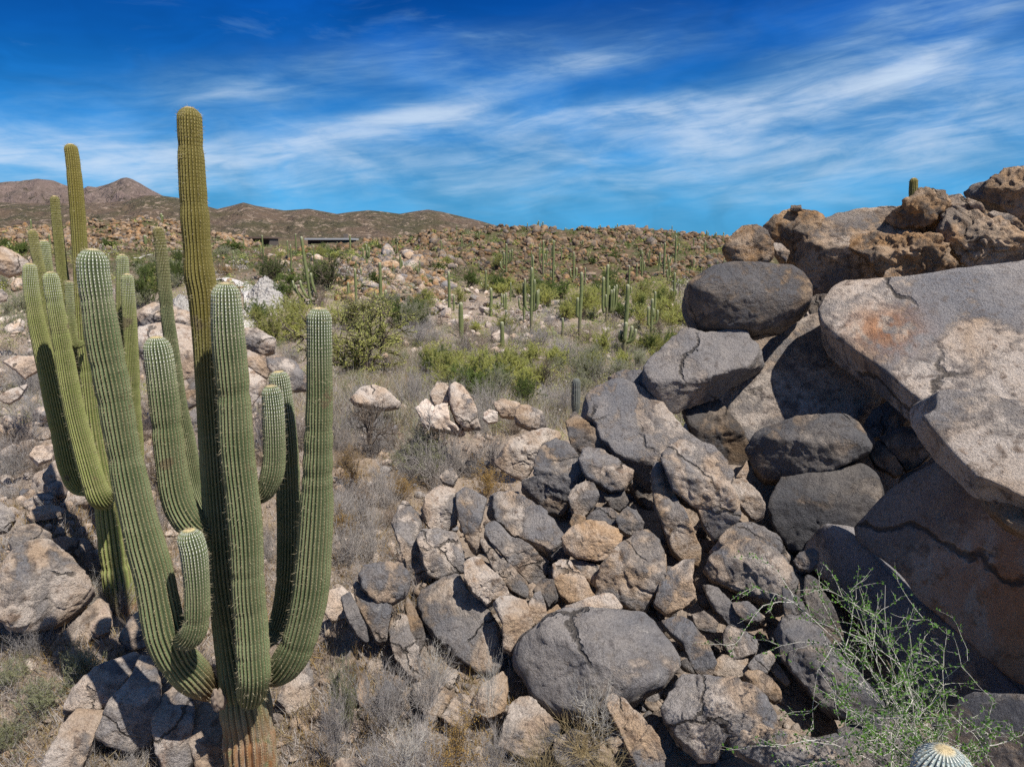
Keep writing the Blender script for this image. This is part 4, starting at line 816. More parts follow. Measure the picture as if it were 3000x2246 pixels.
q2('tall saguaro with five upright arms beside the gravel road', 1375, 1195, 338, 42, [(1150, -140, 893, 30), (1160, -95, 945, 28, -.5), (1110, -28, 888, 32, -3), (1110, 42, 812, 28, .5), (1140, 98, 795, 34, -.2)], bark=0, nick='the five armed roadside saguaro', lean=-18)
q2('one armed saguaro below the flat roofed house', 760, 610, 310, 22, [(530, -34, 425, 15)], nick='the saguaro below the house')
q2('thin straight saguaro near the flat roofed house', 1187, 555, 290, 20)
q2('slender saguaro left of the thin straight one', 1080, 615, 375, 17)
q2('forked thin saguaro among round tan boulders', 1128, 800, 430, 22, [(760, -14, 640, 14)])
q2('dark slim saguaro beside a round tan boulder', 1418, 730, 440, 18)
q2('stout saguaro in front of the wide flat roof', 1885, 520, 305, 24)
q2('low bushy saguaro by the track', 378, 660, 508, 18, [(620, 12, 580, 14)])
q2('short saguaro stub on the round tan boulders', 1288, 610, 525, 16)
q2('small dark saguaro by the wall of boulders', 2022, 840, 715, 20)
q2('tiny saguaro post behind the roadside bushes', 510, 520, 350, 14)
q2('small slanting saguaro in the green bushes', 925, 700, 555, 16, [(680, 16, 620, 12)])
q2('small candelabra saguaro near the house', 1595, 500, 405, 12, [(470, -14, 430, 9), (470, 16, 425, 9)])
for lab, x, b_, t_, w in [('slim saguaro rising between boulders behind the giant', 340, 700, 600, 20), ('pale slim saguaro below the low grey roof', 550, 940, 760, 20), ('short armed saguaro beside the bright bush', 110, 985, 845, 24), ('small saguaro high on the left boulder slope', 1660, 590, 520, 22),
                          ('clustered saguaro on the left boulder slope', 1745, 615, 535, 30), ('stubby saguaro on the left boulder slope', 1570, 860, 770, 34), ('thin saguaro at the foot of the left boulder slope', 1115, 930, 860, 16), ('pale saguaro beside the sandy track', 1180, 1085, 970, 22)]:
    S(lab, 'n', x / 3.68, b_ / 3.68 + 480, t_ / 3.68 + 480, w / 3.68, [(b_ / 3.68 + 472, 3, t_ / 3.68 + 486, w / 4.6)] if 'arm' in lab or 'clus' in lab else [], bark=0)
# little ones along the ridge and over the hill: nothing in the photo tells them apart
for i in range(56):
    px = rnd.uniform(1130, 2120); 
    if i < 30:
        yr = np.interp(px, [900, 1100, 1300, 1440, 1500, 1700, 1900, 2000, 2130], [705, 690, 668, 654, 662, 664, 670, 686, 698]); py = yr + rnd.uniform(1, 14)
    else: py = rnd.uniform(690, 800)
    h = rnd.uniform(9, 26) if i < 30 else rnd.uniform(18, 46)
    lab = 'tiny distant saguaro spike on the ridge of the boulder hill' if i < 30 else 'small distant saguaro on the face of the boulder hill'
    a = [(py - h * .35, rnd.choice([-1, 1]) * rnd.uniform(3, 5), py - h * .8, 2.4)] if rnd.random() < .7 else []
    S(lab, 'n', px, py, py - h, rnd.uniform(2.6, 4.2), a, bark=0, group='saguaros on the ridge' if i < 30 else 'saguaros on the hill face')
gw, gr = pix_path('1686,1215,26 1687,1170,27 1688,1130,27 1689,1107,23', 24)
go = obj('cactus', None, None, gw[0]); tag(go, 'short grey spiny columnar cactus in the brush before the sloping boulder', 'cactus')
stem_obj('stem', stem(gw, gr, ribs=14, per=4, step=.03, seed=5, spines=1.2, spine_len=.05), [leafm('grey_cactus_skin', (.20, .22, .20), (.28, .29, .27)), SPINE], go, gw[0])
LAND += [(1750, 1180, 'the grey spiny cactus'), (1370, 1225, 'the tall leaning boulder'), (1470, 1420, 'the layered boulder'), (1180, 1180, 'the low pinkish boulder'), (700, 870, 'the gravel road'), (560, 900, 'the white rubble slope'), (110, 1500, 'the second saguaro'), (420, 1000, 'the broad pink boulder'), (800, 1080, 'the giant saguaro arms'), (900, 1350, 'the rightmost giant arm')]
# ------------------------------------------------------------------ shrubs, trees
def twigs(rg, stems=30, len0=1., spread=70, kids=5, gkids=4, r0=.010, curl=.25, droop=0, leaf=None, leaf_n=6, leaf_size=.03, up=.15, base=.08, wig=.12, min_pol=0, lens=(.45, .9)):
    V, Q, LV, LQ = [], [], [], []; cnt = [0, 0]
    def tube(p, r):
        p = np.array(p); k = len(p); t = nrm_rows(np.gradient(p, axis=0)); a = nrm_rows(np.cross(t, [.31, .52, .79])); b = np.cross(t, a)
        for j in range(3):
            an = j * 2.0944; 
        ring = np.stack([p + r[:, None] * (math.cos(j * 2.0944) * a + math.sin(j * 2.0944) * b) for j in range(3)], 1).reshape(-1, 3)
        V.append(ring); i0 = cnt[0]; cnt[0] += len(ring)
        for s in range(k - 1):
            for j in range(3):
                j2 = (j + 1) % 3; Q.append((i0 + s * 3 + j, i0 + s * 3 + j2, i0 + s * 3 + 3 + j2, i0 + s * 3 + 3 + j))
    def leafs(p, n, size):
        for _ in range(n):
            c = p[rg.randint(len(p) - 1)]; c = c + (p[-1] - p[0]) * rg.uniform(-.1, .35) + rg.normal(0, size * .6, 3)
            d = nrm(rg.normal(0, 1, 3) + [0, 0, .4]); s = nrm(np.cross(d, rg.normal(0, 1, 3))) * size * rg.uniform(.2, .4); L = d * size * rg.uniform(.6, 1.3)
            i0 = cnt[1]; LV.extend([c - L * .5, c + s, c + L * .5, c - s]); LQ.append((i0, i0 + 1, i0 + 2, i0 + 3)); cnt[1] += 4
    def grow(p0, d, L, r, lev):
        k = 4 if lev == 0 else 3; p = [p0]; dd = d
        for s in range(k):
            dd = nrm(dd + rg.normal(0, wig, 3) + np.array([0, 0, up * (1 if lev == 0 else .5) - droop * (s / k)])); p.append(p[-1] + dd * L / k)
        tube(p, np.linspace(r, r * .35, k + 1)); p = np.array(p)
        last = (lev == 2) or (lev == 1 and gkids == 0)
        if lev < 2 and not last:
            n = kids if lev == 0 else gkids
            for _ in range(rg.randint(max(1, n - 1), n + 2)):
                u = rg.uniform(.25, 1.) * k; i = min(int(u), k - 1); q = p[i] + (p[i + 1] - p[i]) * (u - i)
                cd = nrm(dd + rg.normal(0, .62, 3)); grow(q, cd, L * rg.uniform(*lens) * (.62 if lev == 0 else .55), r * .55, lev + 1)
        if last and leaf: leafs(p, leaf_n, leaf_size)
    for _ in range(stems):
        az = rg.uniform(0, 2 * math.pi); po = math.radians(rg.uniform(min_pol, spread))
        d = np.array([math.sin(po) * math.cos(az), math.sin(po) * math.sin(az), math.cos(po)])
        grow(np.array([rg.normal(0, base), rg.normal(0, base), 0]), d, len0 * rg.uniform(.55, 1.1), r0 * rg.uniform(.7, 1.2), 0)
    return np.concatenate(V), np.array(Q), (np.array(LV) if LV else None), np.array(LQ)
TEMPL = {}
def template(kind, i, tm, lm, **kw):
    rg = np.random.RandomState(1000 + i * 37 + hash_(kind) % 500); V, Q, LV, LQ = twigs(rg, leaf=lm is not None, **kw)
    z = np.percentile(V[:, 2], 98); x = np.percentile(np.hypot(V[:, 0], V[:, 1]), 96); V = V / [x, x, z]
    b = mesh(kind + '_branches', V, Q, tm); f = None
    if lm is not None: f = mesh(kind + '_foliage', LV / [x, x, z], LQ, lm, smooth=False)
    TEMPL.setdefault(kind, []).append((b, f))
for i in range(3):
    template('grey', i, TWIG_GREY, None, stems=44, kids=6, gkids=4, spread=74, r0=.008)
    template('yellow', i, TWIG_BROWN, LEAF_YELLOW, stems=26, kids=6, gkids=5, spread=66, leaf_n=38, leaf_size=.024, r0=.010)
    template('green', i, TWIG_DARK, LEAF_GREEN, stems=26, kids=6, gkids=5, spread=72, leaf_n=38, leaf_size=.026, r0=.010)
    template('sage', i, TWIG_GREY, LEAF_GREY, stems=34, kids=6, gkids=4, spread=70, leaf_n=14, leaf_size=.028, r0=.008)
    template('gold', i, TWIG_BROWN, LEAF_GOLD, stems=34, kids=6, gkids=4, spread=70, leaf_n=5, leaf_size=.032, r0=.007)
for i in range(2):
    template('straw', i, STRAW, None, stems=90, kids=2, gkids=0, spread=80, r0=.005, up=-.05, wig=.2)
    template('brown', i, TWIG_BROWN, None, stems=40, kids=6, gkids=4, spread=74, r0=.008)
    template('twiggy', i, TWIG_PALE, None, stems=16, kids=6, gkids=4, spread=60, r0=.007, wig=.22)
LOOK = {'grey': 'leafless grey', 'yellow': 'feathery yellow green', 'green': 'dense dark green', 'sage': 'thin grey green', 'gold': 'dry golden', 'straw': 'flattened straw coloured', 'brown': 'brown twiggy', 'twiggy': 'bare pale'}
SEEN = {}
def where(px, py, own=None):
    best = min(LAND, key=lambda l: math.hypot((l[0] - px) * .8, (l[1] - py) * 1.5)); dx, dy = px - best[0], py - best[1]
    d = math.hypot(dx, dy)
    if abs(dx) > 1.2 * abs(dy): rel = 'left of' if dx < 0 else 'right of'
    else: rel = 'behind' if dy < 0 else 'in front of'
    pre = 'close ' if d < 45 and rel[0] != 'i' and rel[0] != 'b' else 'well ' if d > 130 else ''
    return f'{pre}{rel} {best[2]}'
def unique(label, group, alts):
    """labels that would repeat get one more true word about the look; what is left alike shares its group."""
    if label not in SEEN: SEEN[label] = 1; return label
    for a in alts:
        l2 = f'{a} {label}'
        if l2 not in SEEN and len(l2.split()) <= 16: SEEN[l2] = 1; return l2
    SEEN[label] += 1; return label
def shrub(kind, px, py, w, h, Y=None, label=None, idx=None, sink=.05):
    base = hit1(px, py) if Y is None else P(px, py, Y)
    if base is None: return None
    k = mpp(base); rx, hz = w / 2 * k, h * k * 1.05
    T = TEMPL[kind]; b, f = T[(idx if idx is not None else rnd.randrange(len(T)))]
    root = obj('shrub', None, None, base - np.array([0, 0, sink * hz])); root.rotation_euler = (0, 0, rnd.uniform(0, 6.28)); root.scale = (rx, rx * rnd.uniform(.85, 1.1), hz)
    if label is None:
        sz = 'small' if rx < .7 else 'medium' if rx < 1.5 else 'large'
        label = unique(f'{sz} {LOOK[kind]} shrub {where(px, py)}', 'desert shrubs between the rocks', ['low spreading' if h < .55 * w else 'upright' if h > .85 * w else 'rounded', 'ragged', 'loose'])
    tag(root, label, 'shrub', 'desert shrubs between the rocks')
    obj('branches', b, root)
    if f is not None: obj('foliage', f, root)
    return root
def zs(key, items):
    ox, oy = KEY[key]
    for kind, x, y, w, h in items: shrub(kind, x / ZS + ox, y / ZS + oy, w / ZS, h / ZS)
zs('b', [('yellow', 560, 870, 200, 100), ('green', 840, 745, 150, 95), ('green', 1010, 780, 170, 120), ('yellow', 770, 860, 130, 90), ('yellow', 1060, 1060, 180, 130), ('green', 1350, 825, 190, 120), ('yellow', 1450, 965, 130, 120), ('green', 1425, 830, 160, 110), ('green', 1240, 770, 130, 90), ('yellow', 1290, 850, 160, 110),
         ('green', 1650, 835, 150, 120), ('yellow', 1690, 1190, 190, 170), ('yellow', 1630, 960, 120, 100), ('yellow', 1910, 905, 150, 140), ('yellow', 2060, 960, 210, 140), ('yellow', 2150, 960, 130, 110), ('yellow', 2110, 870, 140, 90), ('yellow', 1960, 830, 150, 110), ('green', 1740, 720, 110, 90), ('yellow', 1010, 640, 130, 100), ('green', 1760, 590, 90, 65), ('green', 1620, 610, 70, 60), ('yellow', 690, 620, 120, 60), ('green', 640, 650, 110, 60), ('green', 320, 540, 90, 60), ('green', 240, 520, 60, 50), ('green', 210, 720, 80, 70),
         ('yellow', 680, 1380, 230, 200), ('green', 700, 1400, 130, 90), ('yellow', 900, 1400, 280, 250), ('yellow', 1090, 1370, 260, 210), ('sage', 1000, 1450, 230, 190), ('green', 1180, 1500, 230, 160), ('yellow', 560, 1230, 130, 100), ('sage', 1620, 1370, 190, 180), ('sage', 1790, 1330, 250, 110), ('yellow', 1930, 1180, 150, 120), ('yellow', 2040, 1170, 150, 110), ('sage', 1540, 1450, 190, 150), ('sage', 1400, 1320, 160, 130), ('yellow', 1220, 1250, 180, 130), ('yellow', 860, 1040, 120, 60), ('green', 660, 1230, 120, 100),
         ('grey', 440, 970, 210, 130), ('grey', 500, 1130, 230, 170), ('brown', 810, 1200, 250, 160), ('grey', 1290, 1130, 210, 130), ('grey', 1350, 1010, 140, 130), ('brown', 1600, 1110, 130, 110), ('grey', 1480, 1240, 170, 140), ('grey', 1390, 1200, 160, 130), ('brown', 640, 1010, 120, 90), ('grey', 465, 1545, 270, 290), ('grey', 730, 1500, 190, 170), ('grey', 950, 1590, 270, 240), ('grey', 1430, 1590, 230, 220), ('grey', 1330, 1520, 210, 140), ('brown', 1760, 1010, 130, 95), ('gold', 1380, 1330, 90, 50), ('gold', 1980, 1020, 120, 60), ('sage', 330, 900, 180, 110), ('grey', 600, 1130, 150, 110), ('brown', 900, 1180, 140, 100), ('grey', 1150, 1140, 150, 100), ('grey', 1660, 1370, 160, 140),
         ('brown', 2060, 1060, 150, 110), ('sage', 1930, 1290, 160, 140), ('brown', 1560, 960, 100, 70)])
zs('a', [('green', 960, 1085, 230, 230), ('sage', 930, 1100, 150, 120), ('green', 1150, 965, 190, 160), ('sage', 1130, 870, 150, 70), ('green', 1680, 1190, 200, 120), ('yellow', 1900, 1160, 210, 130), ('yellow', 1760, 1350, 320, 230), ('yellow', 1890, 1330, 330, 250), ('green', 1740, 905, 170, 130), ('green', 1905, 965, 230, 100), ('green', 1840, 1040, 140, 100), ('green', 2070, 960, 170, 140), ('brown', 2080, 1110, 110, 160),
         ('grey', 1900, 1470, 190, 140), ('sage', 160, 1150, 200, 170), ('sage', 90, 1260, 170, 140), ('grey', 150, 1660, 300, 240), ('gold', 1460, 900, 140, 70), ('brown', 1420, 880, 110, 80), ('green', 140, 760, 200, 80), ('green', 30, 720, 110, 60), ('brown', 90, 880, 170, 100), ('sage', 60, 1160, 140, 110), ('sage', 30, 980, 130, 90), ('sage', 700, 900, 160, 90), ('green', 880, 860, 100, 60), ('sage', 1450, 770, 150, 60), ('green', 1500, 730, 170, 60), ('grey', 1650, 1420, 130, 90), ('green', 700, 720, 160, 60), ('brown', 1050, 830, 140, 50), ('yellow', 2150, 1230, 160, 130), ('yellow', 2170, 1480, 170, 200)])
zs('d', [('grey', 200, 360, 260, 260), ('grey', 160, 660, 300, 260), ('grey', 110, 850, 270, 210), ('brown', 970, 930, 300, 240), ('grey', 1030, 1250, 210, 210), ('grey', 1700, 720, 190, 300), ('grey', 1730, 1430, 180, 260), ('grey', 60, 1010, 190, 110), ('brown', 930, 640, 200, 200), ('grey', 1670, 1000, 150, 200), ('grey', 2180, 700, 160, 330), ('grey', 1100, 950, 160, 200)])
zs('e', [('twiggy', 640, 640, 270, 240), ('grey', 770, 680, 260, 260), ('sage', 560, 1120, 330, 270), ('grey', 230, 930, 330, 200), ('sage', 280, 1290, 380, 230), ('gold', 560, 1080, 160, 130), ('sage', 60, 1130, 260, 170), ('brown', 980, 1180, 160, 190), ('sage', 60, 1560, 330, 240), ('grey', 560, 1690, 260, 170), ('grey', 860, 1740, 300, 190), ('grey', 1150, 1760, 240, 150), ('grey', 880, 860, 220, 130)])
zs('f', [('grey', 200, 520, 310, 330), ('grey', 610, 740, 420, 380), ('grey', 300, 850, 270, 210), ('gold', 90, 740, 230, 230), ('gold', 390, 770, 170, 130), ('grey', 200, 1200, 380, 360), ('gold', 950, 790, 320, 230), ('grey', 970, 620, 300, 280), ('grey', 100, 1010, 270, 210), ('grey', 140, 1380, 280, 200), ('grey', 450, 700, 230, 200), ('grey', 760, 390, 170, 110), ('brown', 330, 980, 220, 150), ('grey', 40, 500, 180, 220), ('grey', 900, 400, 200, 170), ('grey', 1320, 380, 200, 160), ('grey', 420, 1180, 160, 160)])
for kind, x, y, w, h, Y in [('grey', 300, 1370, 420, 430, 8.3), ('grey', 560, 1260, 420, 340, 8.6), ('gold', 740, 1720, 420, 460, 7.6), ('grey', 520, 1740, 520, 420, 7.5), ('grey', 1000, 1720, 330, 380, 7.7), ('straw', 1560, 1560, 640, 300, 7.9), ('straw', 1300, 1720, 560, 260, 7.3), ('twiggy', 1650, 1480, 520, 430, 8.0), ('sage', 40, 1420, 190, 480, 8.4), ('grey', -40, 1560, 330, 430, 7.9), ('twiggy', 960, 1300, 260, 430, 8.5), ('grey', 250, 1700, 360, 280, 7.4), ('twiggy', 600, 1080, 260, 240, 9.2), ('gold', 90, 1160, 140, 260, 9.0), ('straw', 1700, 1740, 520, 200, 7.2), ('twiggy', 420, 1660, 380, 360, 7.3)]:
    p_ = (x / ZS + 1000, y / ZS + 1496)
    lb = f'{LOOK[kind]} shrub in front of the rock pile'
    nearr = {0: 'beside the broad smooth boulder', 1: 'under the tip of the broad smooth boulder', 2: 'rising at the very front of the pile', 3: 'below the curved standing stone', 4: 'before the layered grey rock', 5: 'against the base of the big blue grey boulder', 6: 'between the big blue grey boulder and the frame edge', 7: 'reaching over the big blue grey boulder', 8: 'beside the giant saguaro trunk', 9: 'on the bare sand by the giant trunk', 10: 'left of the big blue grey boulder', 11: 'over the pointed grey stone', 12: 'in the dark gap under the broad smooth boulder', 13: 'under the squarish capping boulder', 14: 'below the pointed tan boulder', 15: 'in front of the golden shrub'}
    i = getattr(shrub, 'k', 0); shrub.k = i + 1
    shrub(kind, *p_, w / ZS, h / ZS, Y=Y, label=f'{LOOK[kind]} shrub {nearr[i]}')

# more of the same, thinner on the ground where stones lie
def scatter(kinds, n, poly, w0, w1, ratio=.75):
    q = px_of('n', poly); x0, y0 = q.min(0); x1, y1 = q.max(0); c = 0
    while c < n:
        x, y = rnd.uniform(x0, x1), rnd.uniform(y0, y1); ins = False
        for i in range(len(q)):
            a, b = q[i], q[i - 1]
            if (a[1] > y) != (b[1] > y) and x < (b[0] - a[0]) * (y - a[1]) / (b[1] - a[1]) + a[0]: ins = not ins
        if not ins: continue
        w = rnd.uniform(w0, w1) * (.6 + .8 * (y - y0) / (y1 - y0)); c += 1
        if any(abs(sx - x) < w * .42 + sw * .8 and y > sy - 3 and y - w * ratio < sy - .12 * sh for sx, sy, sh, sw in SAG if sh > 28): continue
        shrub(rnd.choice(kinds), x, y, w, w * ratio * rnd.uniform(.8, 1.15))
scatter(['yellow', 'green', 'yellow', 'yellow'], 44, '1270,880 1560,820 1700,870 2120,850 2110,930 1960,970 1700,960 1560,900 1400,880', 48, 80)
scatter(['yellow', 'sage', 'yellow', 'green'], 32, '1260,1080 1500,1060 1680,1060 1900,1010 2040,1000 1960,1080 1800,1130 1620,1200 1400,1190 1270,1150', 70, 110)
scatter(['yellow', 'green', 'sage'], 14, '1010,880 1240,880 1270,930 1200,980 1020,960', 55, 85)
scatter(['grey', 'brown', 'grey'], 14, '1150,960 1420,960 1640,1010 1760,980 1700,1080 1500,1080 1300,1060 1170,1040', 55, 95, .7)
scatter(['grey', 'grey', 'sage', 'brown'], 12, '980,1140 1240,1190 1480,1240 1640,1230 1480,1360 1400,1420 1240,1400 1000,1330', 80, 130, .75)
scatter(['grey', 'grey', 'brown', 'gold'], 12, '980,1330 1280,1420 1180,1460 1100,1620 980,1700', 90, 150, .8)
scatter(['grey', 'sage', 'brown', 'grey'], 12, '0,950 120,1000 240,1250 230,1400 100,1440 0,1440', 70, 130, .7)
scatter(['grey', 'brown'], 10, '390,1180 740,1200 900,1260 860,1480 660,1560 420,1500', 80, 130, .9)
scatter(['green', 'yellow'], 12, '640,735 1000,725 1000,770 660,765', 26, 44, .6)
scatter(['green', 'yellow', 'sage'], 12, '380,780 600,760 600,840 400,880', 40, 70, .7)
# leafy shrub in the lower right corner: long arching stems
def leafy():
    rg = np.random.RandomState(5); base = P(2770, 2330, 6.6); V, Q, LV, LQ = [], [], [], []; c = [0, 0]
    def tube(p, r):
        p = np.array(p); k = len(p); t = nrm_rows(np.gradient(p, axis=0)); a = nrm_rows(np.cross(t, [.31, .52, .79])); b = np.cross(t, a)
        ring = np.stack([p + r[:, None] * (math.cos(j * 1.5708) * a + math.sin(j * 1.5708) * b) for j in range(4)], 1).reshape(-1, 3); V.append(ring); i0 = c[0]; c[0] += len(ring)
        for s in range(k - 1):
            for j in range(4): Q.append((i0 + s * 4 + j, i0 + s * 4 + (j + 1) % 4, i0 + s * 4 + 4 + (j + 1) % 4, i0 + s * 4 + 4 + j))
    def leaf(p):
        d = nrm(rg.normal(0, 1, 3) + [0, 0, .6]); s = nrm(np.cross(d, rg.normal(0, 1, 3))); L = rg.uniform(.020, .042)
        i0 = c[1]; LV.extend([p, p + d * L * .5 + s * L * .28, p + d * L, p + d * L * .5 - s * L * .28]); LQ.append((i0, i0 + 1, i0 + 2, i0 + 3)); c[1] += 4
    def grow(p0, d, L, r, lev):
        k = 9 if lev == 0 else 5 if lev == 1 else 4; p = [p0]; dd = d
        for s in range(k):
            dd = nrm(dd + rg.normal(0, .16 if lev else .08, 3) + [0, 0, -.012 if lev == 0 else .02]); p.append(p[-1] + dd * L / k)
        tube(p, np.linspace(r, r * .3, k + 1)); p = np.array(p)
        if lev < 3:
            for _ in range([10, 4, 2][lev]):
                u = rg.uniform(.18, 1) * k; i = min(int(u), k - 1); q = p[i] + (p[i + 1] - p[i]) * (u - i)
                grow(q, nrm(dd + rg.normal(0, .75, 3)), L * rg.uniform(.22, .42) * (1 if lev == 0 else 1.15), r * .55, lev + 1)
        if lev >= 1:
            for _ in range(int(L / .030)):
                u = rg.uniform(0, 1) * k; i = min(int(u), k - 1); leaf(p[i] + (p[i + 1] - p[i]) * (u - i))
    tips = [(2370, 1730, 7.3), (2290, 1790, 7.4), (2480, 1830, 7.0), (2290, 2010, 6.6), (2340, 2110, 6.4), (2700, 1930, 6.9), (2880, 2110, 6.3), (2960, 2200, 6.0), (2480, 2190, 6.0), (2560, 1980, 6.6), (2420, 1900, 7.0), (2640, 2080, 6.4), (2780, 2060, 6.4), (2520, 2100, 6.2)]
    for t in tips:
        e = P(*t); d = e - base; L = np.linalg.norm(d); b0 = base + rg.normal(0, .05, 3)
        grow(b0, nrm(nrm(d) + np.array([0, 0, .12])), L * 1.02, .009, 0)
    r_ = obj('leafy_shrub', None, None, base); tag(r_, 'thin leafy green shrub with pale arching stems before the shaded slab', 'shrub')
    obj('branches', mesh('leafy_branches', np.concatenate(V) - base, np.array(Q), TWIG_PALE), r_); obj('foliage', mesh('leafy_leaves', np.array(LV) - base, np.array(LQ), LEAF_BRIGHT, smooth=False), r_)
leafy()

# trees
def tree(name, label, px, py, w, h, Y, lm, bark, seed, limbs=8, leaf_n=34, leaf_size=.020, dead=False):
    base = hit1(px, py) if Y is None else P(px, py, Y); k = mpp(base); rx, hz = w / 2 * k, h * k; rg = np.random.RandomState(seed)
    V, Q, LV, LQ = twigs(rg, stems=limbs, kids=8, gkids=8 if not dead else 4, spread=58, min_pol=12, r0=.035, base=.03, leaf=not dead, leaf_n=leaf_n, leaf_size=leaf_size, wig=.24, up=.12, lens=(.55, 1.05))
    z = np.percentile(V[:, 2], 98); x = np.percentile(np.hypot(V[:, 0], V[:, 1]), 95); sc = np.array([rx / x, rx / x, hz / z])
    root = obj(name, None, None, base - np.array([0, 0, .1])); tag(root, label, 'tree')
    obj('trunk', mesh(name + '_wood', V * sc, Q, bark), root)
    if not dead: obj('crown', mesh(name + '_leaves', LV * sc, LQ, lm, smooth=False), root)
tree('palo_verde_tree', 'large airy yellow green palo verde tree with dark crooked limbs', 1065, 1100, 370, 215, None, LEAF_YELLOW, TWIG_DARK, 3)
tree('palo_verde_tree', 'second palo verde tree spreading low behind the airy one', 1040, 960, 220, 85, None, LEAF_YELLOW, TWIG_DARK, 4)
tree('palo_verde_tree', 'rounded dark green palo verde tree above the gravel road', 800, 835, 100, 85, None, LEAF_GREEN, TWIG_DARK, 5)
tree('palo_verde_tree', 'broad dark green palo verde tree behind the five armed roadside saguaro', 968, 845, 110, 90, None, LEAF_GREEN, TWIG_DARK, 6)
tree('mesquite_tree', 'small dark half bare tree in front of the yellow thicket', 1590, 1135, 75, 90, None, LEAF_GREEN, TWIG_DARK, 8, limbs=5, leaf_n=1, leaf_size=.03)
tree('dead_tree', 'dead blackened tree with crooked limbs in the grey brush', 1085, 1290, 190, 130, 17.5, None, TWIG_DARK, 9, limbs=6, dead=True)
tree('dead_tree', 'forked grey dead snag before the broken chalk white boulder', 1255, 1250, 60, 80, 19.5, None, TWIG_GREY, 12, limbs=3, dead=True)

# pale jointed chollas and prickly pears
def cholla(label, px, py, w, h):
    base = hit1(px, py); k = mpp(base); rg = np.random.RandomState(hash_(label) % 999)
    V, Q, LV, LQ = twigs(rg, stems=14, kids=6, gkids=5, spread=75, r0=.05, leaf=True, leaf_n=6, leaf_size=.09)
    z = np.percentile(V[:, 2], 98); x = np.percentile(np.hypot(V[:, 0], V[:, 1]), 96); sc = np.array([w / 2 * k / x, w / 2 * k / x, h * k / z])
    r_ = obj('cholla', None, None, base); tag(r_, label, 'cholla')
    obj('branches', mesh('cholla_stems', V * sc, Q, TWIG_BROWN), r_); obj('foliage', mesh('cholla_joints', LV * sc, LQ, LEAF_GREY, smooth=False), r_)
cholla('pale bristly cholla by the goblet saguaro', 1735, 935, 50, 30)
cholla('pale cholla clump below the goblet saguaro', 1655, 900, 40, 18)
cholla('pale cholla near the uneven armed saguaro', 1860, 970, 34, 26)
def prickly(label, px, py, w, n=9):
    base = hit1(px, py); k = mpp(base) * w; rg = np.random.RandomState(hash_(label) % 999); S_, T_ = ico(2)
    r_ = obj('prickly_pear', None, None, base); tag(r_, label, 'prickly pear')
    for i in range(n):
        a = rg.uniform(0, 6.28); c = np.array([rg.normal(0, .25) * k, rg.normal(0, .25) * k, k * (.15 + .28 * (i // 4))])
        v = S_ * np.array([.17, .045, .22]) * k; v = np.stack([v[:, 0] * math.cos(a) - v[:, 1] * math.sin(a), v[:, 0] * math.sin(a) + v[:, 1] * math.cos(a), v[:, 2]], 1) + c
        obj('pad', mesh('pad', v, T_, LEAF_GREY), r_)
prickly('grey green prickly pear among the pale stones', 1620, 995, 40)
prickly('prickly pear beside the banded saguaro', 1450, 905, 22)
prickly('prickly pear near the uneven armed saguaro', 1935, 940, 34)
prickly('prickly pear against the brown boulders', 1500, 870, 26)
# ------------------------------------------------------------------ repeated boulders: six shapes, copied
def shape(seed, sc, e, cuts, sub=4, amp=1.):
    rg = np.random.RandomState(seed); S_, T_ = ico(sub); p = 10. if e > .75 else 20.; acc = 0
    for k in range(9 + cuts):
        m = nrm(rg.normal(0, 1, 3)); acc = acc + np.maximum(0, S_ @ m / rg.uniform(.72, 1.02)) ** p
    acc = acc + np.linalg.norm(S_, axis=1) ** p / 1.25 ** p; L = S_ * (acc ** (-1 / p))[:, None]; L = L * np.array(sc) / np.abs(L).max(0).mean()
    w = L + rg.uniform(-50, 50, 3); L = L + nrm_rows(L) * (amp * (.08 * fbm(w / .8, 3, 1) + .035 * fbm(w / .22, 3, 4)))[:, None]
    return L, T_
SHAPES = {'rounded': shape(1, (1, .9, .75), .8, 2), 'flat': shape(2, (1.1, .9, .42), .65, 3), 'blocky': shape(3, (.95, .85, .8), .5, 6), 'pointed': shape(4, (.8, .75, 1.0), .8, 7), 'long': shape(5, (1.35, .6, .6), .7, 4), 'cracked': shape(6, (1, .9, .8), .55, 9, amp=1.5)}
SH_MESH = {k: mesh('boulder_' + k, v[0], v[1], ROCK) for k, v in SHAPES.items()}
n_ind = 0
def boulder(px, py, size, va, wa, lum, zone, shp=None):
    """one boulder, size = width in photo pixels."""
    global n_ind
    base = hit1(px, py, 9)
    if base is None: return
    k = mpp(base); r = size * k / 2; shp = shp or rnd.choice(list(SHAPES))
    o = obj('boulder', SH_MESH[shp], None, base + np.array([0, 0, r * .32])); o.scale = (r * rnd.uniform(.9, 1.1), r * rnd.uniform(.8, 1.1), r * rnd.uniform(.75, 1.05))
    o.rotation_euler = (rnd.uniform(-.35, .35), rnd.uniform(-.35, .35), rnd.uniform(0, 6.28))
    o['varnish'] = va; o['warm'] = wa; o['lum'] = lum; o['grain'] = 1.
    tint = 'chalk white' if lum > 1.28 else 'tan' if wa > .6 else 'dark grey' if va > .55 else 'pale' if lum > 1.12 else 'pinkish grey'
    sz = 'small' if r < .45 else 'medium' if r < 1.0 else 'large'
    tag(o, unique(f'{sz} {tint} {shp} boulder {where(px, py)}', zone, ['half buried', 'weathered', 'squat', 'tilted', 'rough']), 'boulder', zone); n_ind += 1
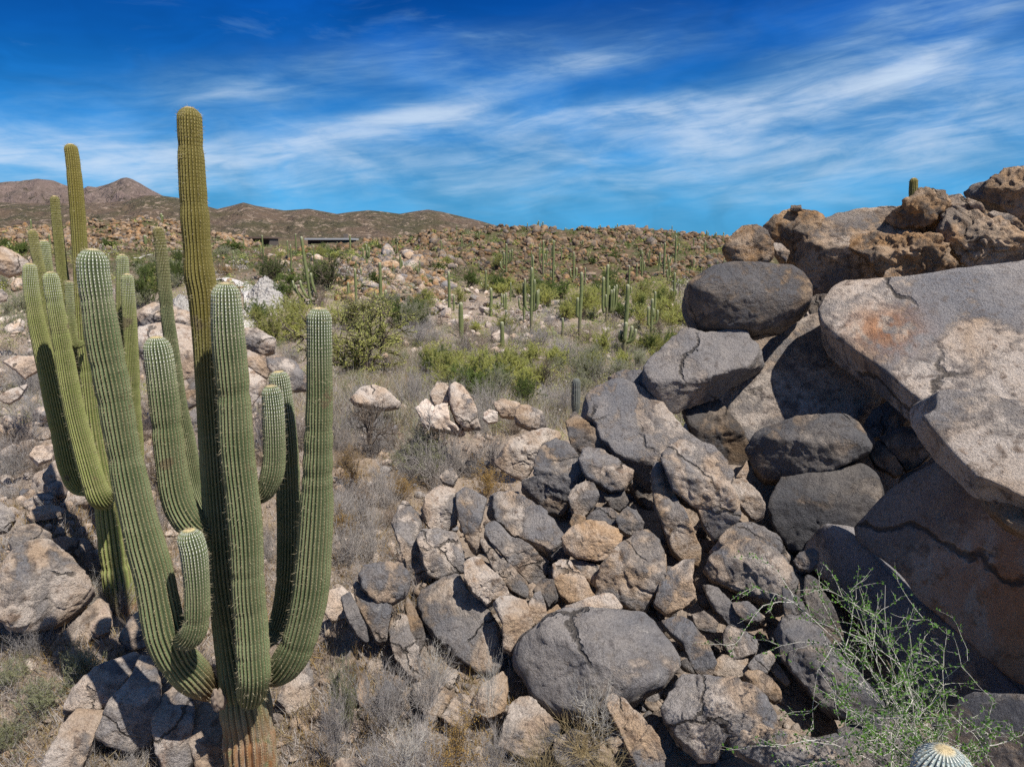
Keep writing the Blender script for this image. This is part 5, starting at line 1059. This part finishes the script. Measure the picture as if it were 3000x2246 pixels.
def cluster(zone, n, poly, s0, s1, va, wa, lu, key='n'):
    q = px_of(key, poly); x0, y0 = q.min(0); x1, y1 = q.max(0); c = 0
    while c < n:
        x, y = rnd.uniform(x0, x1), rnd.uniform(y0, y1); ins = False
        for i in range(len(q)):
            a, b = q[i], q[i - 1]
            if (a[1] > y) != (b[1] > y) and x < (b[0] - a[0]) * (y - a[1]) / (b[1] - a[1]) + a[0]: ins = not ins
        if not ins: continue
        c += 1; u = rnd.random() ** 2.2
        boulder(x, y, s0 + (s1 - s0) * u, rnd.uniform(*va), rnd.uniform(*wa), rnd.uniform(*lu), zone)
cluster('boulders on the left slope', 26, '0,900 60,880 180,1000 250,1200 240,1480 120,1560 0,1560', 32, 110, (0, .4), (.1, .5), (1.1, 1.5))
cluster('boulders on the left slope', 16, '0,1150 260,1150 260,1480 0,1480', 70, 140, (.05, .4), (.15, .5), (1.05, 1.4))
cluster('boulders at the far left', 12, '0,790 150,770 230,830 250,930 100,930 0,900', 24, 70, (.1, .4), (.5, .8), (.95, 1.2))
cluster('boulders between the saguaro stems', 18, '400,1160 600,1160 740,1180 880,1240 860,1500 620,1420 420,1300', 40, 110, (.1, .45), (.3, .6), (1., 1.3))
cluster('boulders of the brown outcrop', 44, '985,770 1060,755 1150,740 1230,745 1300,800 1330,860 1240,885 1150,860 1060,850 1000,835', 22, 62, (.25, .6), (.5, .9), (.9, 1.15))
cluster('boulders by the house track', 9, '660,745 760,735 880,740 1000,745 1010,790 900,800 760,780 660,775', 14, 42, (.1, .45), (.5, .85), (1., 1.2))
cluster('pale rocks of the valley floor', 24, '1270,885 1380,850 1440,880 1460,930 1440,965 1330,960 1270,930', 20, 54, (.1, .5), (.2, .5), (1., 1.3))
cluster('pale stones by the plump saguaro', 16, '1420,985 1500,975 1590,1010 1600,1060 1520,1080 1430,1030', 24, 66, (.0, .4), (.15, .45), (1.1, 1.4))
cluster('stones behind the great candelabra', 12, '1480,880 1600,880 1680,930 1600,960 1490,940', 18, 40, (.2, .5), (.2, .5), (1.05, 1.3))
cluster('stones in the grey brush', 8, '1000,1010 1130,1020 1240,1200 1480,1330 1400,1400 1250,1320 1060,1200', 22, 60, (0, .4), (.2, .5), (1.1, 1.45))
cluster('stones at the foot of the boulder hill', 6, '1640,840 1900,800 2120,790 2130,830 1900,850 1700,870', 14, 34, (.2, .6), (.3, .6), (1., 1.25))
cluster('stones on the brushy slope by the giant saguaro', 10, '980,1450 1120,1440 1130,1560 1000,1700 980,1600', 22, 70, (0, .4), (.2, .5), (1.1, 1.4))

# the rest of the hill's boulders: too many to count, one object; the largest that show are boulders of their own
def low_shapes():
    return [shape(50 + i, s, e, c, sub=2, amp=1.2) for i, (s, e, c) in enumerate([((1, .85, .75), .7, 4), ((1.1, .9, .5), .6, 4), ((.9, .8, .9), .55, 5), ((1.3, .65, .6), .7, 4), ((1, 1, .8), .6, 6)])]
LOW = low_shapes(); FV, FT, FC = [], [], []; fcnt = 0
def field(px, py, s0, s1, va, wa, lu, power=2.6, y0=20., sink=.3, jit=0):
    global fcnt
    H = hit(px, py, y0); ok = ~np.isnan(H[:, 0]); H = H[ok]; rg = np.random.RandomState(len(px))
    for h in H:
        k = mpp(h); r = (s0 + (s1 - s0) * rg.random_sample() ** power) * k / 2
        Vb, Tb = LOW[rg.randint(len(LOW))]; an = rg.uniform(0, 6.28); c, s = math.cos(an), math.sin(an); tl = rg.uniform(-.4, .4)
        v = Vb * np.array([rg.uniform(.85, 1.2), rg.uniform(.8, 1.1), rg.uniform(.8, 1.2)]) * r
        v = np.stack([v[:, 0] * c - v[:, 1] * s, v[:, 0] * s + v[:, 1] * c, v[:, 2] + v[:, 0] * tl], 1) + h + np.array([0, 0, r * sink])
        FV.append(v); FT.append(Tb + fcnt); fcnt += len(v); FC.append(np.tile([[rg.uniform(*va), rg.uniform(*wa), rg.uniform(*lu)]], (len(v), 1)))
rg = np.random.RandomState(3)
def inside(n, fn_top, fn_bot, x0, x1):
    x = rg.uniform(x0, x1, n); t, b = fn_top(x), fn_bot(x); return x, t + (b - t) * rg.random_sample(n)
ridge_y = lambda x: np.interp(x, [850, 1040, 1100, 1300, 1440, 1500, 1700, 1900, 2000, 2180], [733, 728, 694, 668, 652, 660, 662, 670, 686, 702])
foot_y = lambda x: np.interp(x, [850, 1000, 1150, 1300, 1420, 1500, 1700, 1900, 2050, 2200], [740, 745, 750, 770, 800, 830, 838, 830, 815, 800])
x, y = inside(11500, ridge_y, foot_y, 860, 2190); cl = fbm(np.stack([x / 70, y / 28, 0 * x], 1), 3, 77); k = cl > -.16; x, y, cl = x[k], y[k], cl[k]; field(x, y, 6, 24, (.0, .6), (.72, 1.), (.25, .68), 2.8, 60)
k = cl > .32; field(x[k][:170], y[k][:170], 18, 44, (.0, .6), (.7, 1.), (.35, .75), 1.6, 60)
x = rg.uniform(1060, 2190, 400); field(x, ridge_y(x) + rg.uniform(-3, 6, len(x)), 7, 20, (.0, .5), (.7, 1.), (.5, .8), 2.2, 100)
mt = lambda x: np.interp(x, [-60, 0, 60, 120, 200, 250, 400, 540, 640, 760], [690, 676, 664, 668, 660, 634, 632, 644, 660, 706]); mb = lambda x: np.interp(x, [-60, 250, 540, 760], [720, 732, 735, 722])
x, y = inside(1900, mt, mb, -60, 760); field(x, y, 7, 26, (.05, .5), (.7, .95), (.5, .85), 2.6, 60)
x, y = inside(520, lambda x: np.full_like(x, 748.), lambda x: np.full_like(x, 885.), 985, 1330); field(x, y, 12, 42, (.2, .6), (.65, .95), (.55, .95), 2.0, 40)
x, y = inside(700, lambda x: np.full_like(x, 742.), lambda x: np.full_like(x, 880.), 600, 1340); field(x, y, 6, 20, (.2, .6), (.6, .95), (.6, 1.0), 2.5, 40)
x, y = inside(900, lambda x: np.full_like(x, 840.), lambda x: np.full_like(x, 1200.), 1100, 2150); field(x, y, 7, 26, (.0, .5), (.2, .55), (1., 1.4), 2.5, 18)
x, y = inside(1300, lambda x: np.full_like(x, 880.), lambda x: np.full_like(x, 1700.), -40, 700); field(x, y, 9, 48, (.0, .45), (.2, .55), (1.05, 1.45), 2.6, 8)
x, y = inside(700, lambda x: np.full_like(x, 1180.), lambda x: np.full_like(x, 1750.), 640, 1500); field(x, y, 9, 40, (.0, .45), (.2, .55), (1.05, 1.4), 2.8, 8)
x, y = inside(600, lambda x: np.full_like(x, 1750.), lambda x: np.full_like(x, 2300.), -40, 1700); field(x, y, 9, 50, (.1, .5), (.3, .6), (.9, 1.25), 3.2, 6)
x, y = inside(230, lambda x: np.interp(x, [1100, 1250, 1600, 1950], [1620, 1500, 1440, 1500]), lambda x: np.full_like(x, 2230.), 1060, 2000); field(x, y, 26, 90, (.2, .6), (.3, .7), (.8, 1.05), 1.8, 6, .1)
x, y = inside(330, lambda x: np.full_like(x, 1560.), lambda x: np.full_like(x, 2250.), 1900, 2420); field(x, y, 16, 60, (.3, .6), (.3, .7), (.7, 1.0), 2.2, 6)
me = mesh('boulder_field', np.concatenate(FV), np.concatenate(FT), ROCKF); vcol(me, 'vw', np.concatenate(FC))
tag(obj('boulder_rubble', me), 'countless tan and grey boulders strewn over the desert slopes', 'rubble', kind='stuff')

# ------------------------------------------------------------------ gravel road, spoil heaps, houses
def strip(name, pts, label_w, material, lift=.06):
    H = [hit1(*p[:2], 9) for p in pts]; W = [p[2] for p in pts]; H = np.array(H); k = np.array([mpp(h) for h in H]); A, _ = catmull(np.concatenate([H, (np.array(W) * k)[:, None]], 1), 60)
    c, w = A[:, :2], A[:, 3]; d = nrm_rows(np.gradient(c, axis=0)); s = np.stack([-d[:, 1], d[:, 0]], 1); V = []
    for u in np.linspace(-.5, .5, 9):
        q = c + s * (w * u)[:, None]; V.append(np.concatenate([q, (ground(q[:, 0], q[:, 1]) + lift + .05 * (1 - 4 * u * u))[:, None]], 1))
    V = np.stack(V, 1); I = np.arange(60 * 9).reshape(60, 9); Q = np.stack([I[:-1, :-1], I[1:, :-1], I[1:, 1:], I[:-1, 1:]], -1).reshape(-1, 4)
    return tag(obj(name, mesh(name, V.reshape(-1, 3), Q, material)), kind='structure')
def dirt(name, a, b_, c_):
    m, t, b = mat(name); co = t.node('ShaderNodeTexCoord').outputs['Object']; n = t.noise(co, 1.2, 7, .7)
    c = t.mix(t.step(n, .35, .65), a, b_); c = t.mix(t.step(t.vor(co, 5), .1, .45), c, c_)
    t.put(b.inputs['Base Color'], c); t.put(b.inputs['Normal'], t.bump(t.math('ADD', n, t.vor(co, 3.2)), .25)); return m
GRAVEL = dirt('white_gravel', (.22, .19, .165), (.15, .12, .095), (.37, .345, .32))
ROAD = dirt('pale_dirt', (.60, .55, .50), (.50, .455, .41), (.60, .56, .52))
strip('road', [(628, 822, 20), (668, 822, 26), (706, 834, 34), (732, 858, 40), (738, 888, 44), (728, 925, 48), (716, 980, 52), (690, 1050, 60)], 1, ROAD, .16)
strip('path', [(392, 762, 7), (430, 754, 8), (470, 748, 8), (540, 741, 9)], 1, ROAD, .35)
def heap(label, px, py, w, h, dep, rot, seed):
    base = hit1(px, py); k = mpp(base); n = 44; u = np.linspace(-1, 1, n); X, Y = np.meshgrid(u, u); r = np.sqrt(X * X + Y * Y)
    q = np.stack([X * 2.5 + seed, Y * 2.5, 0 * X], -1); z = np.maximum(0, 1 - r ** 1.15 - .25 * np.abs(fbm(q, 3, seed))) + .13 * fbm(q * 5, 4, seed, .6)
    x, y = X * w / 2 * k, Y * dep / 2; c, s = math.cos(rot), math.sin(rot); xx, yy = x * c - y * s, x * s + y * c
    gz = ground((xx + base[0]).ravel(), (yy + base[1]).ravel()).reshape(n, n) - base[2]
    V = np.stack([xx, yy, gz - .15 + z * h * k * 1.25], -1).reshape(-1, 3); I = np.arange(n * n).reshape(n, n); Q = np.stack([I[:-1, :-1], I[:-1, 1:], I[1:, 1:], I[1:, :-1]], -1).reshape(-1, 4)
    tag(obj('gravel_heap', mesh('gravel_heap', V, Q, GRAVEL), None, base), label, 'gravel heap')
heap('white gravel heap in the bend of the dirt road', 778, 864, 120, 48, 5.0, -.25, 3)
heap('long brown gravel bank on the outer side of the dirt road', 790, 905, 150, 56, 6, -.5, 8)
heap('white rubble bank spilling down beside the tall saguaro stem', 535, 915, 110, 46, 7, .4, 5)
WALL = plain('house_wall', (.12, .10, .085), var=.15); ROOF = plain('house_roof', (.36, .37, .38), var=.08); ROOFB = plain('house_roof_brown', (.14, .10, .08), var=.1)
GLASS, t_, b_ = mat('house_glass'); b_.inputs['Base Color'].default_value = (.012, .014, .018, 1); b_.inputs['Roughness'].default_value = .08
def boxm(name, sx, sy, sz, z0, m, parent, x0=0, y0=0):
    V = np.array([[x, y, z] for x in (-sx / 2, sx / 2) for y in (-sy / 2, sy / 2) for z in (0, sz)]) + [x0, y0, z0]
    Q = np.array([[0, 1, 3, 2], [4, 6, 7, 5], [0, 4, 5, 1], [2, 3, 7, 6], [0, 2, 6, 4], [1, 5, 7, 3]])
    return obj(name, mesh(name, V, Q, m, smooth=False), parent)
def house(label, x0, x1, yroof, Y, h, roofm, split=None):
    a, b = P(x0, yroof, Y), P(x1, yroof, Y); c = (a + b) / 2; w = abs(b[0] - a[0]); gz = float(ground(c[0], c[1])[0]); bz = c[2] - h
    r_ = obj('house', None, None, (c[0], c[1], bz)); tag(r_, label, 'house')
    boxm('wall', w * .92, 9, h + 2.5, -2.5, WALL, r_); boxm('roof', w, 12, .55, h, roofm, r_)
    n = max(3, int(w / 4.5))
    for i in range(n): boxm('window', w * .92 / n * .72, .16, h * .62, h * .2, GLASS, r_, (i + .5) / n * w * .92 - w * .46, -4.52)
    if split: boxm('chimney', 1.2, 1.2, 1.4, h + .56, WALL, r_, w * split)
house('low house with a long pale grey flat roof below the hill', 907, 1040, 703, 245, 2.6, ROOF, .3)
house('low dark house with a thin roof edge among the saguaros', 728, 806, 699, 250, 2.6, ROOFB)
house('low house with a flat grey roof behind the left saguaro', 36, 162, 704, 190, 2.4, ROOF)

# ------------------------------------------------------------------ scrub, dry grass, pebbles: one object each
def clumps(name, label, px, py, smin, smax, mats, y0, quads=26, tall=.7, leaf=.16, seed=1):
    H = hit(px, py, y0); H = H[~np.isnan(H[:, 0])]; rg = np.random.RandomState(seed); n = len(H)
    k = (H @ FWD) / F; r = (smin + (smax - smin) * rg.random_sample(n) ** 2) * k / 2
    c = np.repeat(H, quads, 0); R_ = np.repeat(r, quads)
    d = rg.normal(0, 1, (n * quads, 3)); d = nrm_rows(d) * (rg.random_sample((n * quads, 1)) ** .4); d[:, 2] = np.abs(d[:, 2]) * tall * 1.6
    ctr = c + d * R_[:, None]; a = nrm_rows(rg.normal(0, 1, (n * quads, 3)) + [0, 0, .5]) * (R_ * leaf * 1.6)[:, None]; b = nrm_rows(np.cross(a, rg.normal(0, 1, (n * quads, 3)))) * (R_ * leaf * .55)[:, None]
    V = np.stack([ctr - a, ctr + b, ctr + a, ctr - b], 1).reshape(-1, 3); Q = np.arange(len(V)).reshape(-1, 4); mi = np.repeat(rg.randint(len(mats), size=n), quads)
    tag(obj(name, mesh(name, V, Q, smooth=False, mats=mats, mat_idx=mi)), label, 'scrub', kind='stuff')
x1, y1 = inside(2300, lambda x: ridge_y(x) + 4, lambda x: foot_y(x) + 12, 860, 2190); x2, y2 = inside(420, lambda x: mt(x) + 4, lambda x: mb(x) + 40, -60, 760); x3, y3 = inside(420, lambda x: np.full_like(x, 715.), lambda x: np.full_like(x, 850.), 560, 1340)
clumps('hill_scrub', 'low green and olive scrub between the boulders of the far slopes', np.concatenate([x1, x2, x3]), np.concatenate([y1, y2, y3]), 8, 30, [LEAF_GREEN, LEAF_YELLOW, LEAF_GREEN, LEAF_GREY], 60, seed=2)
x1, y1 = inside(1700, lambda x: foot_y(x), lambda x: np.full_like(x, 1300.), 1000, 2200); x2, y2 = inside(900, lambda x: np.full_like(x, 740.), lambda x: np.full_like(x, 1250.), -40, 1000)
clumps('valley_scrub', 'small mixed scrub covering the valley floor', np.concatenate([x1, x2]), np.concatenate([y1, y2]), 16, 74, [LEAF_YELLOW, LEAF_GREEN, LEAF_GREY, TWIG_GREY, LEAF_YELLOW, LEAF_YELLOW, TWIG_BROWN], 25, quads=130, leaf=.06, seed=4)
def grass(name, label, px, py, y0, mats, blades=16, h=(.12, .38), seed=1, spread=.10):
    H = hit(px, py, y0); H = H[~np.isnan(H[:, 0])]; rg = np.random.RandomState(seed); n = len(H) * blades
    b = np.repeat(H, blades, 0) + np.concatenate([rg.normal(0, spread, (n, 2)), np.zeros((n, 1))], 1); b[:, 2] = ground(b[:, 0], b[:, 1]) - .02
    d = nrm_rows(rg.normal(0, .55, (n, 3)) + [0, 0, 1]); L = rg.uniform(*h, n)[:, None]; s = nrm_rows(np.cross(d, rg.normal(0, 1, (n, 3)))) * rg.uniform(.002, .0045, (n, 1)) * (1 + h[1])
    bend = rg.normal(0, .25, (n, 3)) * L; V = np.stack([b - s, b + s, b + d * L * .55 + s * .7, b + d * L * .55 - s * .7, b + d * L + bend], 1).reshape(-1, 3); i = np.arange(n)[:, None] * 5
    mi = np.repeat(np.repeat(rg.randint(len(mats), size=len(H)), blades), 1)
    tag(obj(name, mesh(name, V, [i + [[0, 1, 2, 3]], i + [[3, 2, 4]]], smooth=False, mats=mats, mat_idx=np.concatenate([mi, mi]))), label, 'dry grass', kind='stuff')
x1, y1 = inside(2600, lambda x: np.full_like(x, 1220.), lambda x: np.full_like(x, 1800.), -60, 1260); x2, y2 = inside(1200, lambda x: np.full_like(x, 1780.), lambda x: np.full_like(x, 2330.), -60, 1700)
grass('dry_grass', 'dry grey and straw coloured grass tufts on the bare slope', np.concatenate([x1, x2]), np.concatenate([y1, y2]), 6, [STRAW, TWIG_GREY, TWIG_GREY, LEAF_GOLD, TWIG_BROWN], seed=3)

x1, y1 = inside(3600, lambda x: np.full_like(x, 955.), lambda x: np.full_like(x, 1260.), 960, 2080); x2, y2 = inside(1200, lambda x: np.full_like(x, 880.), lambda x: np.full_like(x, 1220.), -60, 960)
grass('dry_brush', 'fine dry grey brush filling the gaps of the valley floor', np.concatenate([x1, x2]), np.concatenate([y1, y2]), 18, [TWIG_GREY, TWIG_GREY, TWIG_BROWN, LEAF_GREY, STRAW], 26, (.35, .85), 8, .45)

# ------------------------------------------------------------------ light and sky
sun = bpy.data.lights.new('sun', 'SUN'); sun.energy = 5.0; sun.angle = math.radians(.53); sun.color = (1, .955, .885)
so_ = obj('sun', sun); so_.rotation_euler = Vector(SUN).to_track_quat('Z', 'Y').to_euler()
w = bpy.data.worlds.new('World'); scene.world = w; w.use_nodes = True; t = NT(w.node_tree); bg = w.node_tree.nodes['Background']
sky = t.node('ShaderNodeTexSky', sky_type='NISHITA'); sky.sun_disc = False; sky.sun_elevation = math.asin(SUN[2]); sky.sun_rotation = math.atan2(SUN[0], SUN[1]); sky.altitude = 900; sky.air_density = 1.0; sky.dust_density = .4; sky.ozone_density = 2.5
g = t.node('ShaderNodeTexCoord').outputs['Generated']; sp = t.node('ShaderNodeSeparateXYZ'); t.put(sp.inputs[0], g)
az = t.math('MULTIPLY', t.math('ARCTAN2', sp.outputs[0], sp.outputs[1]), 57.29578); el = t.math('MULTIPLY', t.math('ARCSINE', sp.outputs[2]), 57.29578)
cc = t.node('ShaderNodeCombineXYZ'); t.put(cc.inputs[0], az); t.put(cc.inputs[1], el)
wob = t.noise(t.vmath('MULTIPLY', cc.outputs[0], (.05, .09, 1)), 1, 3, .5, 0, 1); q = t.vmath('ADD', cc.outputs[0], t.vmath('SCALE', t.vmath('SUBTRACT', wob, (.5, .5, .5)), 2.6))
def blobs(items):
    tot = None; s = t.node('ShaderNodeSeparateXYZ'); t.put(s.inputs[0], q)
    for px, py, l, h, ang, amp in items:
        d = ray(px, py); d = d / np.linalg.norm(d); a0 = math.degrees(math.atan2(d[0], d[1])); e0 = math.degrees(math.asin(d[2])); kk = math.degrees(1 / F) * .9; ca, sa = math.cos(math.radians(ang)), math.sin(math.radians(ang))
        dx = t.math('SUBTRACT', s.outputs[0], a0); dy = t.math('SUBTRACT', s.outputs[1], e0)
        u = t.math('DIVIDE', t.math('ADD', t.math('MULTIPLY', dx, ca), t.math('MULTIPLY', dy, sa)), l * kk); v = t.math('DIVIDE', t.math('SUBTRACT', t.math('MULTIPLY', dy, ca), t.math('MULTIPLY', dx, sa)), h * kk)
        r2 = t.math('ADD', t.math('MULTIPLY', u, u), t.math('MULTIPLY', v, v)); gq = t.math('MULTIPLY', t.math('EXPONENT', t.math('MULTIPLY', r2, -.5)), amp)
        tot = gq if tot is None else t.math('ADD', tot, gq)
    return tot
veil = blobs([(1150, 365, 230, 26, 13, .75), (1350, 320, 100, 22, 14, .4), (1900, 330, 330, 26, 3, .62), (2400, 300, 260, 26, 12, .5), (2640, 220, 150, 26, 26, .5), (2750, 165, 90, 22, 28, .4), (1750, 400, 900, 62, 2, .42), (2550, 340, 420, 60, 8, .26), (100, 440, 380, 40, 0, .72), (620, 440, 230, 26, 3, .38), (720, 282, 130, 18, 4, .42), (1690, 200, 200, 26, 8, .34), (1450, 200, 500, 45, 6, .24),
              (2640, 100, 300, 60, 20, .36), (2750, 420, 360, 45, 5, .40), (300, 350, 300, 30, 8, .16), (900, 200, 500, 30, 10, .16), (1500, 540, 2600, 70, 0, .36), (2850, 250, 200, 80, 15, .16), (350, 500, 420, 30, 0, .22)])
sv = t.vmath('MULTIPLY', q, (.10, .42, 1)); st1 = t.noise(sv, 1, 8, .60, .35); sv2 = t.node('ShaderNodeVectorRotate'); t.put(sv2.inputs[0], q); sv2.inputs['Angle'].default_value = -.14
st2 = t.noise(t.vmath('MULTIPLY', sv2.outputs[0], (.15, 1.3, 1)), 1, 8, .62, .6)
strk = t.math('MULTIPLY', t.step(st1, .25, .72, .25, 1.25), t.step(st2, .28, .72, .62, 1.25))
cover = t.math('MULTIPLY', veil, strk); cover = t.math('ADD', cover, t.math('MULTIPLY', t.step(st1, .56, .80), .16)); cover = t.math('SUBTRACT', 1., t.math('EXPONENT', t.math('MULTIPLY', cover, -1.15)))
blue = t.ramp(t.math('DIVIDE', el, 40.), [(0., (.085, .41, .73)), (.09, (.055, .355, .72)), (.20, (.016, .235, .66)), (.34, (.005, .125, .50)), (.44, (.002, .075, .38)), (1., (.012, .07, .28))])
dark = t.step(t.noise(t.vmath('MULTIPLY', q, (.05, .14, 1)), 1, 4, .55, .6), .32, .68, .80, 1.16); blue = t.vmath('SCALE', blue, dark)
hue = t.vmath('SCALE', t.mix(t.step(cover, 0., .8), (.30, .62, .86), (.63, .77, .93)), 1.)
low = t.mix(cover, blue, hue)
low = t.vmath('SCALE', low, 1 / .08 / 1.34)
hi = t.step(el, 24, 50)
t.put(bg.inputs['Color'], t.mix(hi, low, sky.outputs[0])); bg.inputs['Strength'].default_value = .08
scene.view_settings.view_transform = 'Standard'; scene.view_settings.look = 'None'; scene.view_settings.exposure = 0.42; scene.view_settings.gamma = 1
scene.cycles.max_bounces = 5; scene.cycles.diffuse_bounces = 3; scene.cycles.glossy_bounces = 2; scene.cycles.transparent_max_bounces = 4; scene.cycles.sample_clamp_indirect = 6; scene.cycles.use_denoising = False
for o in bpy.data.objects:
    if o.type == 'EMPTY': o.empty_display_size = .1
